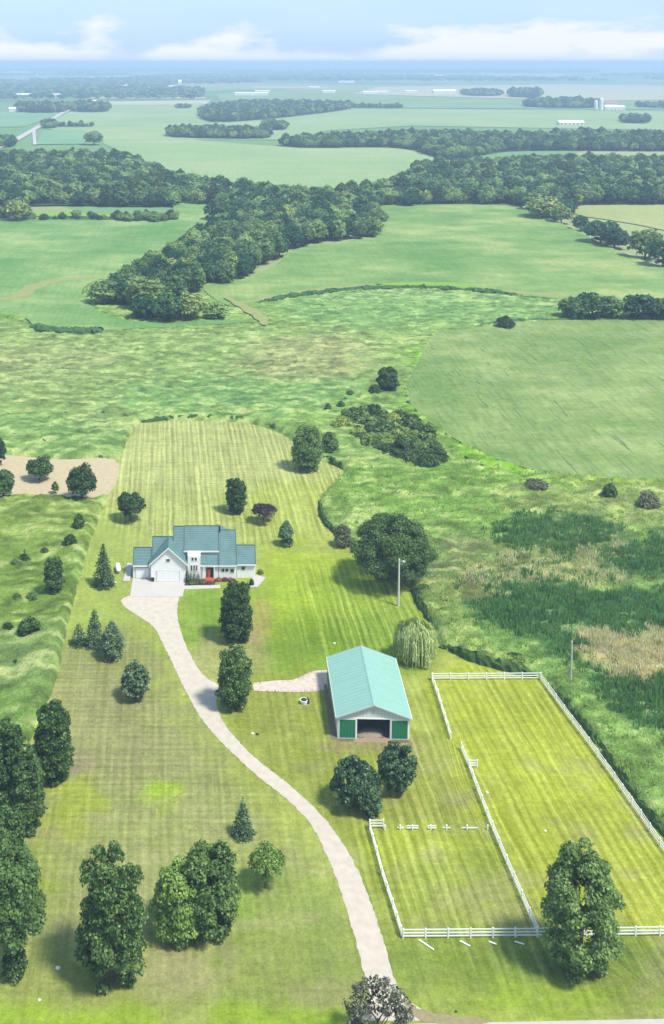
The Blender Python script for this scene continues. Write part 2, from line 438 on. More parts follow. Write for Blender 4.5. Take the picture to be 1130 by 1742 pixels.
X, Y, F = grid(1.0, -75, 130, 108, 345, lambda X, Y: infrustum(X, Y))
me = mesh_np('lawn', np.stack([X, Y, np.full_like(X, .02)], 1), F, attrmat('mown_grass', 3.0, .5, .8, .12, mow=True, mid=.5))
c = alb
lz = [
 ([(120,700),(620,700),(620,930),(100,930)], c('#c6d184'), 5, .9),
 ([(210,720),(480,720),(500,800),(400,830),(215,820)], c('#d2d993'), 4, .6),
 ([(430,830),(610,830),(640,960),(440,960)], c('#b9c766'), 5, .8),
 ([(140,880),(230,880),(215,1080),(120,1080)], c('#b7cb6c'), 4, .9),
 ([(440,930),(640,960),(640,1110),(440,1120)], c('#b2c84f'), 4, .9),
 ([(320,1005),(720,1000),(740,1140),(330,1130)], c('#9cba4c'), 4, .7),
 ([(310,1005),(375,1005),(380,1080),(315,1100)], c('#8cb347'), 3, .8),
 ([(450,1005),(545,1000),(545,1075),(460,1080)], c('#b2cb48'), 3, .6),
 ([(470,1060),(720,1060),(720,1130),(480,1140)], c('#86ab3c'), 4, .6),
 ([(330,1080),(440,1075),(450,1140),(330,1150)], c('#bcb981'), 3, .7),
 ([(420,1040),(455,1030),(455,1085),(425,1090)], c('#c3a877'), 2, .5),
 ([(95,1090),(240,1090),(330,1240),(560,1480),(600,1590),(300,1600),(60,1640),(40,1300)], c('#a8b070'), 6, .9),
 ([(120,1150),(230,1140),(300,1300),(110,1330)], c('#b3b080'), 5, .55),
 ([(75,1290),(140,1280),(135,1330),(80,1335)], c('#ae9f83'), 2, .6),
 ([(80,1335),(165,1332),(160,1395),(75,1400)], c('#b8c85a'), 2, .9),
 (ell(270,1352,27,19), c('#b2d04c'), 1.6, 1),
 ([(80,1400),(160,1398),(155,1425),(75,1425)], c('#bcc860'), 2, .8),
 ([(50,1430),(85,1425),(95,1500),(55,1520)], c('#b0c94c'), 2, .8),
 ([(390,1130),(560,1180),(570,1260),(690,1270),(720,1160),(740,1160),(800,1320),(830,1400),(640,1400),(660,1560),(690,1600),(640,1600),(560,1400),(400,1230)], c('#a3b14e'), 4, .9),
 ([(640,1260),(775,1260),(830,1400),(650,1400)], c('#afb85a'), 3, .7),
 ([(740,1155),(918,1158),(1300,1640),(920,1590)], c('#bfcb53'), 2.5, .95),
 ([(960,1260),(1050,1380),(1180,1590),(1020,1590),(930,1400)], c('#c3cc58'), 4, .6),
 ([(640,1415),(832,1412),(912,1588),(690,1590)], c('#adbd55'), 2, .85),
 ([(660,1415),(820,1415),(830,1450),(670,1470)], c('#c2cf52'), 3, .6),
 ([(600,1600),(1300,1600),(1300,1700),(690,1700)], c('#93a94b'), 3, .95),
 ([(700,1620),(1300,1612),(1300,1660),(760,1660)], c('#7d9546'), 3, .5),  # shadow of the big tree painted as a darker grass band
 ([(700,1690),(1300,1690),(1300,1737),(740,1737)], c('#a5c14a'), 2, .8),
 ([(-300,1600),(300,1590),(600,1580),(650,1735),(-300,1740)], c('#a6b364'), 5, .9),
 ([(420,1500),(560,1490),(600,1640),(440,1660),(300,1640)], c('#97b058'), 5, .6),
 ([(380,1500),(430,1500),(420,1570),(375,1560)], c('#87a843'), 2, .8),  # tree shadow painted as a darker green patch
 ([(250,1600),(380,1600),(390,1650),(270,1680)], c('#b9b28a'), 4, .6),
 ([(-300,1722),(600,1718),(640,1745),(-300,1760)], c('#a9c748'), 1.2, .9),
 ([(560,1255),(700,1258),(700,1275),(565,1275)], c('#b5a67c'), 1.5, .7),
]
C = paint(X, Y, c('#bac76a'), lz)
big = fbm(X/14, Y/14, 30)[:, None]
dry = sstep(.5, .72, fbm(X/7, Y/4, 77, 4))[:, None]*.45*sstep(200, 150, Y)[:, None]
C = C*(1-dry)+np.array(alb('#bdb889'))*dry
C *= (.8+.4*big)*(.88+.24*fbm(X/3, Y/3, 79, 3))[:, None]
setcol(me, 'tone', C)
def zmask(poly, soft=4):
    return sstep(-soft, soft, sdf(X, Y, smooth(Gn(poly), 2)))
mowx = .04+.20*zmask([(200,700),(600,700),(600,900),(190,900)])+.17*zmask([(520,960),(720,990),(700,1110),(520,1100)])+.14*zmask([(740,1150),(918,1150),(1300,1640),(640,1590),(630,1270)])\
     +.05*zmask([(95,1090),(240,1090),(330,1240),(560,1480),(60,1640)])+.05*zmask([(400,1200),(560,1180),(560,1400)])
mowy = .02+.10*zmask([(200,720),(480,710),(500,790),(400,830),(200,800)])+.06*zmask([(95,1100),(240,1090),(330,1240),(560,1480),(160,1440),(60,1440)])
ph = np.full_like(X, .03)+.03*zmask([(740,1150),(918,1150),(1300,1640),(920,1590)], 1)
setcol(me, 'mow', np.stack([mowx, mowy, ph], 1))
obj('lawn', me, kind='structure')

# ---- tall meadow grass: a raised, tussocky sheet round the lawn
FIELD_R = [(690,662),(700,640),(716,606),(730,580),(738,574),(752,570),(830,560),(900,551),(1130,545),(1500,540),(1500,835),(1130,826),(960,815),(850,790),(765,748),(705,702)]
FIELD_RW = smooth(Gn(FIELD_R), 5)
PLOT = [(-60,775),(100,782),(196,782),(192,832),(150,850),(40,846),(-60,850)]
PLOTW = smooth(Gn(PLOT), 3)
FIELD_L = [(-400,376),(-20,376),(200,378),(288,378),(300,350),(372,350),(362,378),(312,405),(255,440),(215,465),(150,488),(146,518),(225,552),(385,550),(395,556),(190,567),(110,567),(60,560),(28,542),(-120,520),(-420,515)]
FIELD_M = [(345,492),(400,483),(470,454),(500,428),(600,412),(637,408),(640,390),(622,354),(860,351),(900,360),(960,385),(1030,420),(1135,460),(1500,560),(1500,560),(1130,530),(950,513),(850,501),(740,491),(640,491),(560,497),(470,512),(395,526)]
FL_, FM_ = smooth(Gn(FIELD_L), 4), smooth(Gn(FIELD_M), 4)
def meadow_h(X, Y):
    s = -sdf(X, Y, LAWNW)
    s = np.minimum(s, -sdf(X, Y, PLOTW))
    s = np.minimum(s, -sdf(X, Y, FIELD_RW)+1.5)
    fy = np.asarray(Y) > 440
    if fy.any():
        s = np.array(s); s[fy] = np.minimum(s[fy], np.minimum(-sdf(X[fy], Y[fy], FL_), -sdf(X[fy], Y[fy], FM_))+.5)
    e = sstep(-.2, 1.2, s)
    wx, wy = X+fbm(X/12, Y/12, 2)*9, Y+fbm(X/10, Y/10, 3)*7
    rid = 1-np.abs(2*fbm(wx/4.6, wy/2.6, 8, 3)-1)*1.8
    rid2 = 1-np.abs(2*vn(wx/2.6, wy/1.6, 12)-1)
    h = .5+1.1*np.clip(rid, 0, 1)+.35*rid2+.7*vn(X/16, Y/11, 4)
    k_ = 1-.68*sstep(-28, -36, X)*sstep(270, 240, Y)
    return e*h*.8*k_-.12*(1-e), s
X, Y, F = grid(.7, -120, 330, 110, 560, lambda X, Y: infrustum(X, Y, 12))
H, S = meadow_h(X, Y)
keepf = (S[F] > -2).any(1)
F = F[keepf]; used = np.unique(F); rem = np.full(len(X), -1); rem[used] = np.arange(len(used))
X, Y, H = X[used], Y[used], H[used]; F = rem[F]
mz = [
 ([(-300,575),(620,560),(720,600),(640,660),(420,700),(-300,760)], c('#a9c489'), 8, .8),
 ([(-300,590),(120,590),(160,640),(-300,660)], c('#b9c496'), 8, .6),
 ([(430,590),(600,580),(610,640),(440,650)], c('#c4c39c'), 8, .6),
 ([(560,500),(940,505),(930,545),(700,570),(600,560),(480,540)], c('#9ac487'), 8, .9),
 ([(230,660),(560,650),(560,700),(250,705)], c('#8bbd7e'), 8, .6),
 ([(-300,720),(190,720),(190,775),(-300,775)], c('#93bd7c'), 8, .7),
 ([(640,560),(800,560),(720,610),(700,640),(680,640)], c('#a5c47e'), 6, .7),
 ([(700,600),(745,595),(735,630),(705,635)], c('#98d053'), 4, .8),
 ([(690,690),(720,710),(780,755),(860,800),(1000,828),(1500,845),(1500,860),(930,835),(800,790),(735,750),(690,710)], c('#9ccb62'), 4, .9),
 ([(780,752),(850,775),(900,800),(880,815),(800,785)], c('#a0d84e'), 2, .9),
 ([(960,815),(1400,830),(1400,845),(950,830)], c('#b4cf6a'), 3, .8),
 ([(580,800),(760,790),(1000,850),(1000,900),(800,900),(700,890),(560,850)], c('#9cc36c'), 8, .8),
 ([(860,840),(1500,850),(1500,920),(1000,900)], c('#b9c68a'), 6, .8),
 # marsh
 (ell(955,915,110,36), c('#6f8f68'), 3, .9),
 ([(740,930),(830,930),(830,1010),(790,1030),(740,1000)], c('#93a278'), 4, .9),
 ([(860,940),(1060,925),(1080,1000),(1000,1020),(860,1010),(820,1030),(760,1010)], c('#a3a876'), 5, .8),
 ([(1060,930),(1500,920),(1500,990),(1080,990)], c('#61875f'), 3, .9),
 ([(840,1010),(920,995),(1020,1015),(1500,990),(1500,1090),(1000,1080),(950,1100),(880,1100),(810,1050)], c('#4a8058'), 2.5, 1),
 ([(880,1090),(985,1085),(1000,1160),(1060,1230),(1200,1300),(1500,1500),(1500,1190),(1100,1170)], c('#4c8357'), 2.5, .9),
 ([(985,1085),(1100,1080),(1500,1085),(1500,1175),(1080,1172),(1040,1140),(1000,1130)], c('#cdbd9c'), 2, 1),
 ([(800,1060),(880,1090),(980,1170),(1060,1260),(1200,1450),(1130,1400),(960,1180),(800,1110)], c('#93bb72'), 3, .6),
 ([(710,1000),(760,1010),(810,1080),(900,1140),(860,1140),(760,1095)], c('#adc67c'), 2, .9),
 ([(690,935),(730,930),(740,1000),(715,1010)], c('#a9b98b'), 2, .7),
 # left
 ([(-300,850),(150,850),(130,960),(100,1060),(-300,1070)], c('#9cb567'), 4, .9),
 ([(-300,930),(90,940),(90,1060),(-300,1060)], c('#85a556'), 5, .6),
 ([(-300,1080),(105,1080),(80,1180),(-300,1200)], c('#9cb97a'), 4, .9),
 ([(-300,1190),(60,1190),(0,1300),(-300,1400)], c('#92b767'), 4, .8),
]
C = paint(X, Y, c('#a2c47c'), mz)
n1_ = fbm((X+fbm(X/9, Y/9, 60)*6)/4.6, (Y+fbm(X/7, Y/9, 61)*8)/2.0, 41, 3); n1_ = np.clip((n1_-.5)*1.9+.5, 0, 1); n2_ = vn(X/1.9, Y/1.0, 44); n3_ = fbm(X/30, Y/18, 49, 3)
straw = sstep(.56, .78, n1_*.6+n3_*.4)[:, None]
C = C*(1-straw*.45)+np.array(alb('#dcdab0'))*straw*.45
C *= (.40+.82*n1_+.46*n2_)[:, None]  # lit crests and shaded creases imitated by a separate colour noise
C *= np.array([1.02, 1.03, .78])
me = mesh_np('meadow', np.stack([X, Y, H], 1), F, attrmat('tall_grass', 2.2, .5, 1.0, .5, mid=.5))
setcol(me, 'tone', C)
obj('tall_meadow_grass', me, kind='stuff', label='tall rough marsh and meadow grass around the mown lawn')

def sheet(name, poly, z, mat, **kw):
    P = smooth(Gn(poly), kw.pop('k', 5)) if kw.pop('sm', True) else Gn(poly)
    b = MB(); b.poly([(x, y, z) for x, y in P]); o = b.build(name, mat, **kw)
    return o
def slab(name, poly, z0, z1, mat, **kw):
    P = smooth(Gn(poly), 6) if kw.pop('sm', True) else Gn(poly)
    b = MB(); b.extrude([(x, y, z0) for x, y in P], (0, 0, z1-z0)); return b.build(name, mat, **kw)

# bare plot at the left
pm = plain('dry_soil', alb('#e6d6b4', 1.1), 1, .25, .8, .1, .5)
sheet('bare_plot', PLOT, .08, pm, kind='structure')

# ------------------------------------------------------------------ crop fields
fm_soy = fieldmat('bean_field', alb('#7dab66', 1.12), alb('#97bb78', 1.12), alb('#b9cf8c', 1.12), rowdir=.3)
fm_corn = fieldmat('corn_field', alb('#7ea863', 1.12), alb('#9abb74', 1.12), alb('#bfcf8c', 1.12), rowdir=1.2)
fm_right = fieldmat('right_corn_field', alb('#8aa965', 1.1), alb('#9eb774', 1.1), alb('#b6c987', 1.1), rowdir=R(33), big=.02, rows=1.0, dark=(.035, .07, .03))
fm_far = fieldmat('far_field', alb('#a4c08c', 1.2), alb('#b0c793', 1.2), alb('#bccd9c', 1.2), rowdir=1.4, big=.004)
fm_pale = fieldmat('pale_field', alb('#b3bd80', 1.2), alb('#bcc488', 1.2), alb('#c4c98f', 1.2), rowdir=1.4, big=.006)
slab('crop_field', FIELD_R, -.4, 1.3, fm_right, kind='structure')
slab('crop_field', FIELD_L, -.4, 1.6, fm_soy, kind='structure')
slab('crop_field', FIELD_M, -.4, 1.4, fm_corn, kind='structure')
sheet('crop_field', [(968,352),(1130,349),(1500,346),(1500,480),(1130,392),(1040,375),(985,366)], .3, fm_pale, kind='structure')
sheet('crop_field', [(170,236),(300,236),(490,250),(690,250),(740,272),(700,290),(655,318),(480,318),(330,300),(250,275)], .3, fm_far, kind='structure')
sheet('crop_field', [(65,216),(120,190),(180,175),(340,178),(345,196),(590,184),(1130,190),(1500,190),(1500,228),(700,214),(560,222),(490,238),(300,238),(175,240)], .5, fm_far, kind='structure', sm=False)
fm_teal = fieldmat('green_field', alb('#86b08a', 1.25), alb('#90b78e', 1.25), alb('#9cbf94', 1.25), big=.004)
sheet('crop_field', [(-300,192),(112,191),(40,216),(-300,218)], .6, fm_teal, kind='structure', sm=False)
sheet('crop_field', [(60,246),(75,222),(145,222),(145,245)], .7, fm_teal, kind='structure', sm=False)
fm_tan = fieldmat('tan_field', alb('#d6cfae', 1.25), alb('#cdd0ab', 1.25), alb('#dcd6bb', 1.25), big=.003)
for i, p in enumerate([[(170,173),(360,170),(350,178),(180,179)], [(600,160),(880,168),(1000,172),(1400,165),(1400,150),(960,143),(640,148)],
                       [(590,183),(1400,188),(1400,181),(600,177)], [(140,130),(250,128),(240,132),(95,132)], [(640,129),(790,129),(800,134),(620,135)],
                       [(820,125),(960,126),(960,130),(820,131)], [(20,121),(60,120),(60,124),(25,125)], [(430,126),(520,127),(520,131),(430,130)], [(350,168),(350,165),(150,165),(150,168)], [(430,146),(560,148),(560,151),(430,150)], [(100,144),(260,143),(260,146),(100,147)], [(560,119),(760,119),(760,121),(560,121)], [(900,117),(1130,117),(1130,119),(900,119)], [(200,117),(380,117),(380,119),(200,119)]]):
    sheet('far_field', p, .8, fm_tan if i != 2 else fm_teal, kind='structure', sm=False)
# grassy waterways and field margins
gm = plain('lush_margin_grass', alb('#a3d160'), .95, .3, .8, .1, .6)
gy = plain('dry_margin_grass', alb('#bcc384'), .95, .3, .6, .1, .6)
def ribbon(name, pts, w, z, mat, kind='structure', **kw):
    P = smooth(Gn(pts), 6, False); b = MB(); n = len(P); v = []
    for i in range(n):
        d = P[min(i+1, n-1)]-P[max(i-1, 0)]; d = d/np.linalg.norm(d); nn = np.array([-d[1], d[0]])
        t = i/(n-1); ww = w*(.35+.65*math.sin(math.pi*min(max(t, .03), .97)))*(1+.25*math.sin(i*1.7))
        v.append((P[i]+nn*ww/2, P[i]-nn*ww/2))
    for i in range(n-1):
        a, b_ = v[i]; c_, d_ = v[i+1]
        b.poly([(*a, z), (*c_, z), (*d_, z), (*b_, z)])
    return b.build(name, mat, kind=kind, **kw)
ribbon('grass_margin', [(640,489),(700,487),(760,488),(830,496)], 9, 1.42, gm)
ribbon('grass_margin', [(400,521),(480,507),(560,494),(650,488)], 6, 1.42, gy)
ribbon('grass_margin', [(830,497),(900,503),(1000,512)], 7, 1.42, gy)
ribbon('grass_margin', [(-60,512),(20,512),(60,492),(110,480),(200,478)], 9, 1.63, gy)
ribbon('grass_margin', [(-50,533),(20,543),(40,548)], 6, 1.63, gm)
ribbon('grass_margin', [(385,512),(415,528),(445,548),(450,560)], 6, 1.9, gy)
ribbon('grass_margin', [(-200,366),(0,366),(100,365),(205,368)], 24, .4, gm)
# tall hedge-like lip of corn at the near edges, with shade painted dark
lip = plain('crop_edge_shade', (.045, .10, .035), .95, .4, .7, .1, .8)
def hedge_ribbon(name, pts, w, h, mat, **kw):
    P = smooth(Gn(pts), 8, False); b = MB()
    q_ = np.r_[0, np.cumsum(np.linalg.norm(np.diff(P, axis=0), axis=1))]; n = int(min(260, max(20, q_[-1]/.7))); t_ = np.linspace(0, q_[-1], n)
    P = np.stack([np.interp(t_, q_, P[:, 0]), np.interp(t_, q_, P[:, 1])], 1); P = P+rs.randn(n, 2)*w*.1; wv_ = (.45+1.1*vn(t_/2.5, t_*0, 3)) if w < 2 else (.8+.4*vn(t_/4, t_*0, 3))
    rings = []
    for i in range(n):
        d = P[min(i+1, n-1)]-P[max(i-1, 0)]; d = d/np.linalg.norm(d); nn = np.array([-d[1], d[0]])
        t = i/(n-1); e = min(1, 6*t, 6*(1-t))+.02; r = []
        for a in range(7):
            an = math.pi*a/6; ww = w/2*(.6+.8*random.random())*wv_[i]; hh = h*((.45+.75*random.random()) if w < 2 else (.8+.3*random.random()))*e*wv_[i]
            q = P[i]+nn*ww*math.cos(an); r.append((q[0], q[1], hh*math.sin(an)**.6-.05))
        rings.append(r)
    for i in range(n-1):
        for a in range(6):
            b.poly([rings[i][a], rings[i+1][a], rings[i+1][a+1], rings[i][a+1]])
    return b.build(name, mat, kind='stuff', **kw)
hedge_ribbon('corn_rows', [(48,556),(75,566),(130,569),(190,568)], 5, 3.2, lip, label='tall corn rows painted dark as shade along the near edge of the left field')
hedge_ribbon('corn_rows', [(392,524),(430,520),(480,512),(560,501),(640,495),(740,495),(850,504),(955,516)], 4, 3.0, lip, label='tall corn rows painted dark as shade along the near edge of the middle field')
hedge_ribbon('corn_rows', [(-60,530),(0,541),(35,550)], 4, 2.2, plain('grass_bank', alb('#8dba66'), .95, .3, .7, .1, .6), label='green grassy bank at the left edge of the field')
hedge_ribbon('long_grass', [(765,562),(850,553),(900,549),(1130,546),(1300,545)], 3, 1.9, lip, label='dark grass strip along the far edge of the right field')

edge = plain('grass_edge_shade', (.05, .10, .03), .95, .4, .9, .1, .8)  # dark ribbons paint the shadow line along the tall grass
hedge_ribbon('grass_shade_line', [(212,718),(240,719),(300,714),(400,716),(452,725),(494,744),(505,752)], .9, 1.5, edge, label='painted shade line of uncut grass round the far end of the back lawn')
hedge_ribbon('grass_shade_line', [(532,777),(560,786),(588,800)], 1.2, 1.7, edge, label='painted shade line of uncut grass at the far right corner of the back lawn')
hedge_ribbon('grass_shade_line', [(545,850),(548,882),(568,905),(590,922)], .9, 1.5, edge, label='painted shade line of uncut grass along the right side of the back lawn')
hedge_ribbon('grass_shade_line', [(700,1003),(716,1032),(740,1068)], 1.0, 1.6, edge, label='painted grass shade line between the oak and the willow')
hedge_ribbon('grass_shade_line', [(748,1098),(770,1108),(805,1124),(870,1143),(915,1150)], 1.3, 1.9, edge, label='painted grass shade line from the willow to the paddock corner')
hedge_ribbon('grass_shade_line', [(930,1160),(975,1212),(1030,1282),(1085,1362),(1150,1450),(1210,1540)], .9, 1.3, edge, label='painted grass shade line outside the marsh-side fence')
hedge_ribbon('grass_shade_line', [(-60,735),(60,752),(120,772),(196,780)], .9, 1.3, edge, label='painted grass shade line above the bare plot')
hedge_ribbon('grass_shade_line', [(60,708),(130,706),(232,712),(270,712)], .8, 1.2, edge, label='painted grass shade line in the left meadow')
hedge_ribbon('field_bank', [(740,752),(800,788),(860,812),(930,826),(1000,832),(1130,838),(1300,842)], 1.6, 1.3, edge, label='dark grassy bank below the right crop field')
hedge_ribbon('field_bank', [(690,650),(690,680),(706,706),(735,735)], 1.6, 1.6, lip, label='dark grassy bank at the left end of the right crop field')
# ------------------------------------------------------------------ driveway, road, pads
DL = [(218,1014),(206,1022),(214,1034),(232,1046),(262,1068),(282,1105),(299,1140),(322,1188),(350,1232),(390,1276),(440,1322),(490,1362),(528,1402),(553,1450),(574,1500),(590,1548),(604,1598),(618,1650),(630,1700),(610,1738)]
DR = [(306,1014),(302,1028),(302,1045),(308,1075),(322,1110),(345,1148),(372,1168),(368,1195),(378,1225),(396,1250),(430,1286),(480,1326),(526,1366),(560,1402),(590,1446),(615,1495),(636,1550),(655,1610),(670,1662),(690,1700),(755,1737)]
def strip(name, l, r, z, mat, n=200, jit=.22, **kw):
    A = smooth(Gn(l), 8, False); B = smooth(Gn(r), 8, False)
    def res(P):
        s = np.r_[0, np.cumsum(np.linalg.norm(np.diff(P, axis=0), axis=1))]
        t = np.linspace(0, s[-1], n); return np.stack([np.interp(t, s, P[:, 0]), np.interp(t, s, P[:, 1])], 1)
    A, B = res(A), res(B); V = []; Fc = []
    m = 6
    for i in range(n):
        ja = (random.random()-.5)*jit; jb = (random.random()-.5)*jit
        for k in range(m):
            t = k/(m-1); p = A[i]*(1-t)+B[i]*t
            if k == 0: p = p+np.array([ja, 0])
            if k == m-1: p = p+np.array([jb, 0])
            V.append((p[0], p[1], z))
    for i in range(n-1):
        for k in range(m-1):
            a = i*m+k; Fc.append((a, a+m, a+m+1, a+1))
    return obj(name, mesh_np(name, V, Fc, mat), **kw)
strip('gravel_driveway', DL, DR, .05, M['gravel'], kind='structure')
strip('gravel_path', [(430,1162),(470,1158),(500,1156),(530,1143),(556,1140)], [(432,1176),(470,1177),(510,1178),(540,1176),(558,1172)], .055, plain('worn_gravel', (.42, .36, .30), .95, .45, 1.4, .1, .5), kind='structure')
r_ = MB(); (xa_, ya_), (xb_, yb_) = G(560, 1745), G(1130, 1734); sl_ = (yb_-ya_)/(xb_-xa_); fy_ = lambda x: ya_+(x-xa_)*sl_
r_.poly([(-400, fy_(-400)-7.5, .04), (400, fy_(400)-7.5, .04), (400, fy_(400), .04), (-400, fy_(-400), .04)])
r_.build('road', M['road'], kind='structure')
ribbon('gravel_shoulder', [(690,1700),(705,1722),(760,1737),(830,1738)], 1.6, .058, plain('worn_verge', alb('#c0b48c'), .95, .4, 1.5))
# distant road and its spur
def flat(name, pts, z, mat, **kw):
    b = MB(); b.poly([(*G(*p), z) for p in pts]); return b.build(name, mat, kind='structure', **kw)
flat('country_road', [(-40,262),(18,240),(60,216),(105,191),(122,184),(127,185),(112,192),(66,219),(28,242),(-20,262)], 1.0, M['road'])
flat('farm_track', [(55,222),(60,221),(62,247),(56,247)], 1.1, M['road'])

# ------------------------------------------------------------------ trees
rs = np.random.RandomState(11)
def cards(P, Nn, size, aspect=.6):
    n = len(P); Nn = Nn/(np.linalg.norm(Nn, axis=1, keepdims=True)+1e-9)
    r = rs.randn(n, 3); T = np.cross(Nn, r); T /= np.linalg.norm(T, axis=1, keepdims=True)+1e-9
    B = np.cross(Nn, T); s = np.asarray(size).reshape(-1, 1)
    V = np.stack([P-B*s*.5, P+T*s*aspect*.5, P+B*s*.5, P-T*s*aspect*.5], 1).reshape(-1, 3)
    F = np.arange(4*n).reshape(n, 4); return V, F
PROF = {
 'round': lambda t: np.sqrt(np.clip(1-(2*t-1)**2, 0, 1))**.8,
 'egg': lambda t: np.clip(np.sin(np.pi*np.clip(t, .0, 1)**.72), 0, 1)**.55,
 'column': lambda t: np.clip(np.sin(np.pi*np.clip(t*.9+.05, .02, .98)**.85), 0, 1)**.38*(.96+.08*np.sin(t*9)),
 'oak': lambda t: np.clip(np.sin(np.pi*np.clip(t*.9+.1, 0, 1)**.9), 0, 1)**.5,
 'taper': lambda t: np.clip((1-t)**.62*(1-np.exp(-t*9)), 0, 1)*1.12,
 'cone': lambda t: np.interp(t, [0, .12, .25, .42, .62, .8, .92, 1], [.5, .85, .98, 1, .86, .62, .42, .2]),
 'bush': lambda t: np.sqrt(np.clip(1-t**2, 0, 1)),
 'umbrella': lambda t: np.clip(np.sin(np.pi*np.clip(t*.75+.25, 0, 1)), 0, 1)**.6,
}
def crown_pts(kind, Rad, z0, Hc, dens=1.0, leaf=.35, gaps=0.0, lobef=.34):
    prof = PROF[kind]
    rl = max(Rad*lobef, .45)
    nl = int(np.clip((3.6 if kind in ('cone', 'column') else 2.6)*(Rad*Hc*3.2)/(rl*rl*3.1), 8, 120))
    t = rs.rand(nl)**(1.1 if kind in ('cone', 'column') else .85); t = np.sort((t+np.linspace(0, 1, nl))/2); a = np.arange(nl)*2.4+rs.rand(nl)*1.2
    rr = prof(t)*Rad; d = np.maximum(rr-rl*.75, rr*.1)*(.72+.34*rs.rand(nl))
    C = np.stack([np.cos(a)*d, np.sin(a)*d, z0+rl*.5+t*(Hc-rl*1.15)], 1)
    lr = rl*(.7+.6*rs.rand(nl))*(.6+.4*rr/Rad)
    if kind in ('column', 'taper', 'bush', 'cone') and z0 < .5:
        a4 = np.arange(5)*1.257+rs.rand(5); d4 = Rad*.5
        C = np.concatenate([C, np.stack([np.cos(a4)*d4, np.sin(a4)*d4, np.full(5, z0+rl*.55)], 1)]); lr = np.concatenate([lr, np.full(5, rl*.85)]); nl += 5
    if gaps: k = rs.rand(nl) > gaps; C, lr = C[k], lr[k]
    per = np.maximum((dens*4*math.pi*lr*lr/(leaf*leaf*.55)).astype(int), 12)
    ids = np.repeat(np.arange(len(C)), per); n = len(ids)
    D = rs.randn(n, 3); D /= np.linalg.norm(D, axis=1, keepdims=True)
    D[:, 2] = np.where(D[:, 2] < -.3, -D[:, 2]*rs.rand(n), D[:, 2])
    P = C[ids]+D*(lr[ids]*(.55+.5*rs.rand(n)**.6))[:, None]*np.array([1, 1, .85])
    P[:, 2] = np.maximum(P[:, 2], .15)
    Nn = D+rs.randn(n, 3)*.55+np.array([0, 0, .35])
    return P, Nn, leaf*(.6+.8*rs.rand(n)), C
def spruce_pts(Rad, z0, Hc, dens=1, leaf=.35, full=.85):
    n = int(dens*260*Rad*Hc/(leaf/.35)**2*.35)
    nt = max(6, int(Hc/.55)); t = 1-np.sqrt(rs.rand(n)); tier = np.round(t*nt)/nt
    nb = 9; ba = rs.randint(0, nb, n)*2*math.pi/nb+np.round(t*nt)*1.3+rs.randn(n)*.16
    rmax = Rad*(1-tier)**full*(.85+.3*np.sin(ba*3+tier*40)**2)+.12
    rho = rmax*rs.rand(n)**.5
    x = np.cos(ba)*rho; y = np.sin(ba)*rho; zz = z0+tier*Hc-.28*rho+.14*rs.randn(n)+.12*(rho/Rad)**2
    P = np.stack([x, y, np.maximum(zz, .1)], 1)
    Nn = np.stack([np.cos(ba)*.35, np.sin(ba)*.35, np.ones(n)], 1)+rs.randn(n, 3)*.45
    return P, Nn, leaf*(.6+.8*rs.rand(n)), None
def limb_mesh(mb, p0, p1, r0, r1, n=6, bend=.15):
    p0 = Vector(p0); p1 = Vector(p1); L_ = (p1-p0).length; prev = p0; k = 3
    for i in range(1, k+1):
        t = i/k; q = p0.lerp(p1, t)+Vector(((random.random()-.5), (random.random()-.5), 0))*bend*L_*.3*(1 if i < k else 0)
        mb.tube(prev, q, r0+(r1-r0)*(i-1)/k, r0+(r1-r0)*t, n); prev = q
def tree_meshes(kind, Rad, Ht, mat, leaf, dens=1., z0f=.12, gaps=0., bark='bark', lobef=.34, full=.85):
    z0 = Ht*z0f; Hc = Ht-z0
    if kind == 'spruce':
        P, Nn, S_, C = spruce_pts(Rad, z0, Hc, dens, leaf, full); asp = .5
    else:
        P, Nn, S_, C = crown_pts(kind, Rad, z0, Hc, dens, leaf, gaps, lobef); asp = .65
    V, Fq = cards(P, Nn, S_, asp); cm = mesh_np('crown', V, Fq, mat)
    t = MB(); r = max(.07, min(.45, Ht*.025))
    if kind == 'spruce': limb_mesh(t, (0, 0, -.2), (0, 0, Ht*.93), r, .02, 7, .02)
    else:
        top = (0, 0, z0+Hc*.45); limb_mesh(t, (0, 0, -.2), top, r*1.2, r*.55, 8, .06)
        pick = C[rs.permutation(len(C))[:min(9, len(C))]]
        for q in pick:
            h = min(q[2]*.6, z0+Hc*.4); h = max(h, z0*.8)
            limb_mesh(t, (0, 0, h), tuple(q), r*.5, r*.12, 5, .3)
    return cm, t.mesh('trunk', M[bark])
def place_tree(name, label, cat, px, py, cm, tm, sc=1, rz=None, group=None, crown='crown', trunk='trunk'):
    x, y = G(px, py); e = empty(name, (x, y, 0), random.random()*6.28 if rz is None else rz, label=label, cat=cat, group=group)
    if sc != 1: e.scale = (sc, sc, sc)
    obj(crown, cm, e); obj(trunk, tm, e); return e
def tree(name, label, cat, cx, by, top, w, kind, mat, leaf=.38, dens=1., z0f=.12, gaps=0., bark='bark', group=None, lobef=.34, crown='crown', full=.85, lift=0):
    x, y = G(cx, by); Ht = Zat(top, y); s = (by-HOR)*ct/CAM_H
    cm, tm = tree_meshes(kind, w/2/s, Ht, M[mat], leaf, dens, z0f, gaps, bark, lobef, full)
    return place_tree(name, label, cat, cx, by, cm, tm, group=group, crown=crown, trunk='trunk' if kind != 'bush' else 'stems')

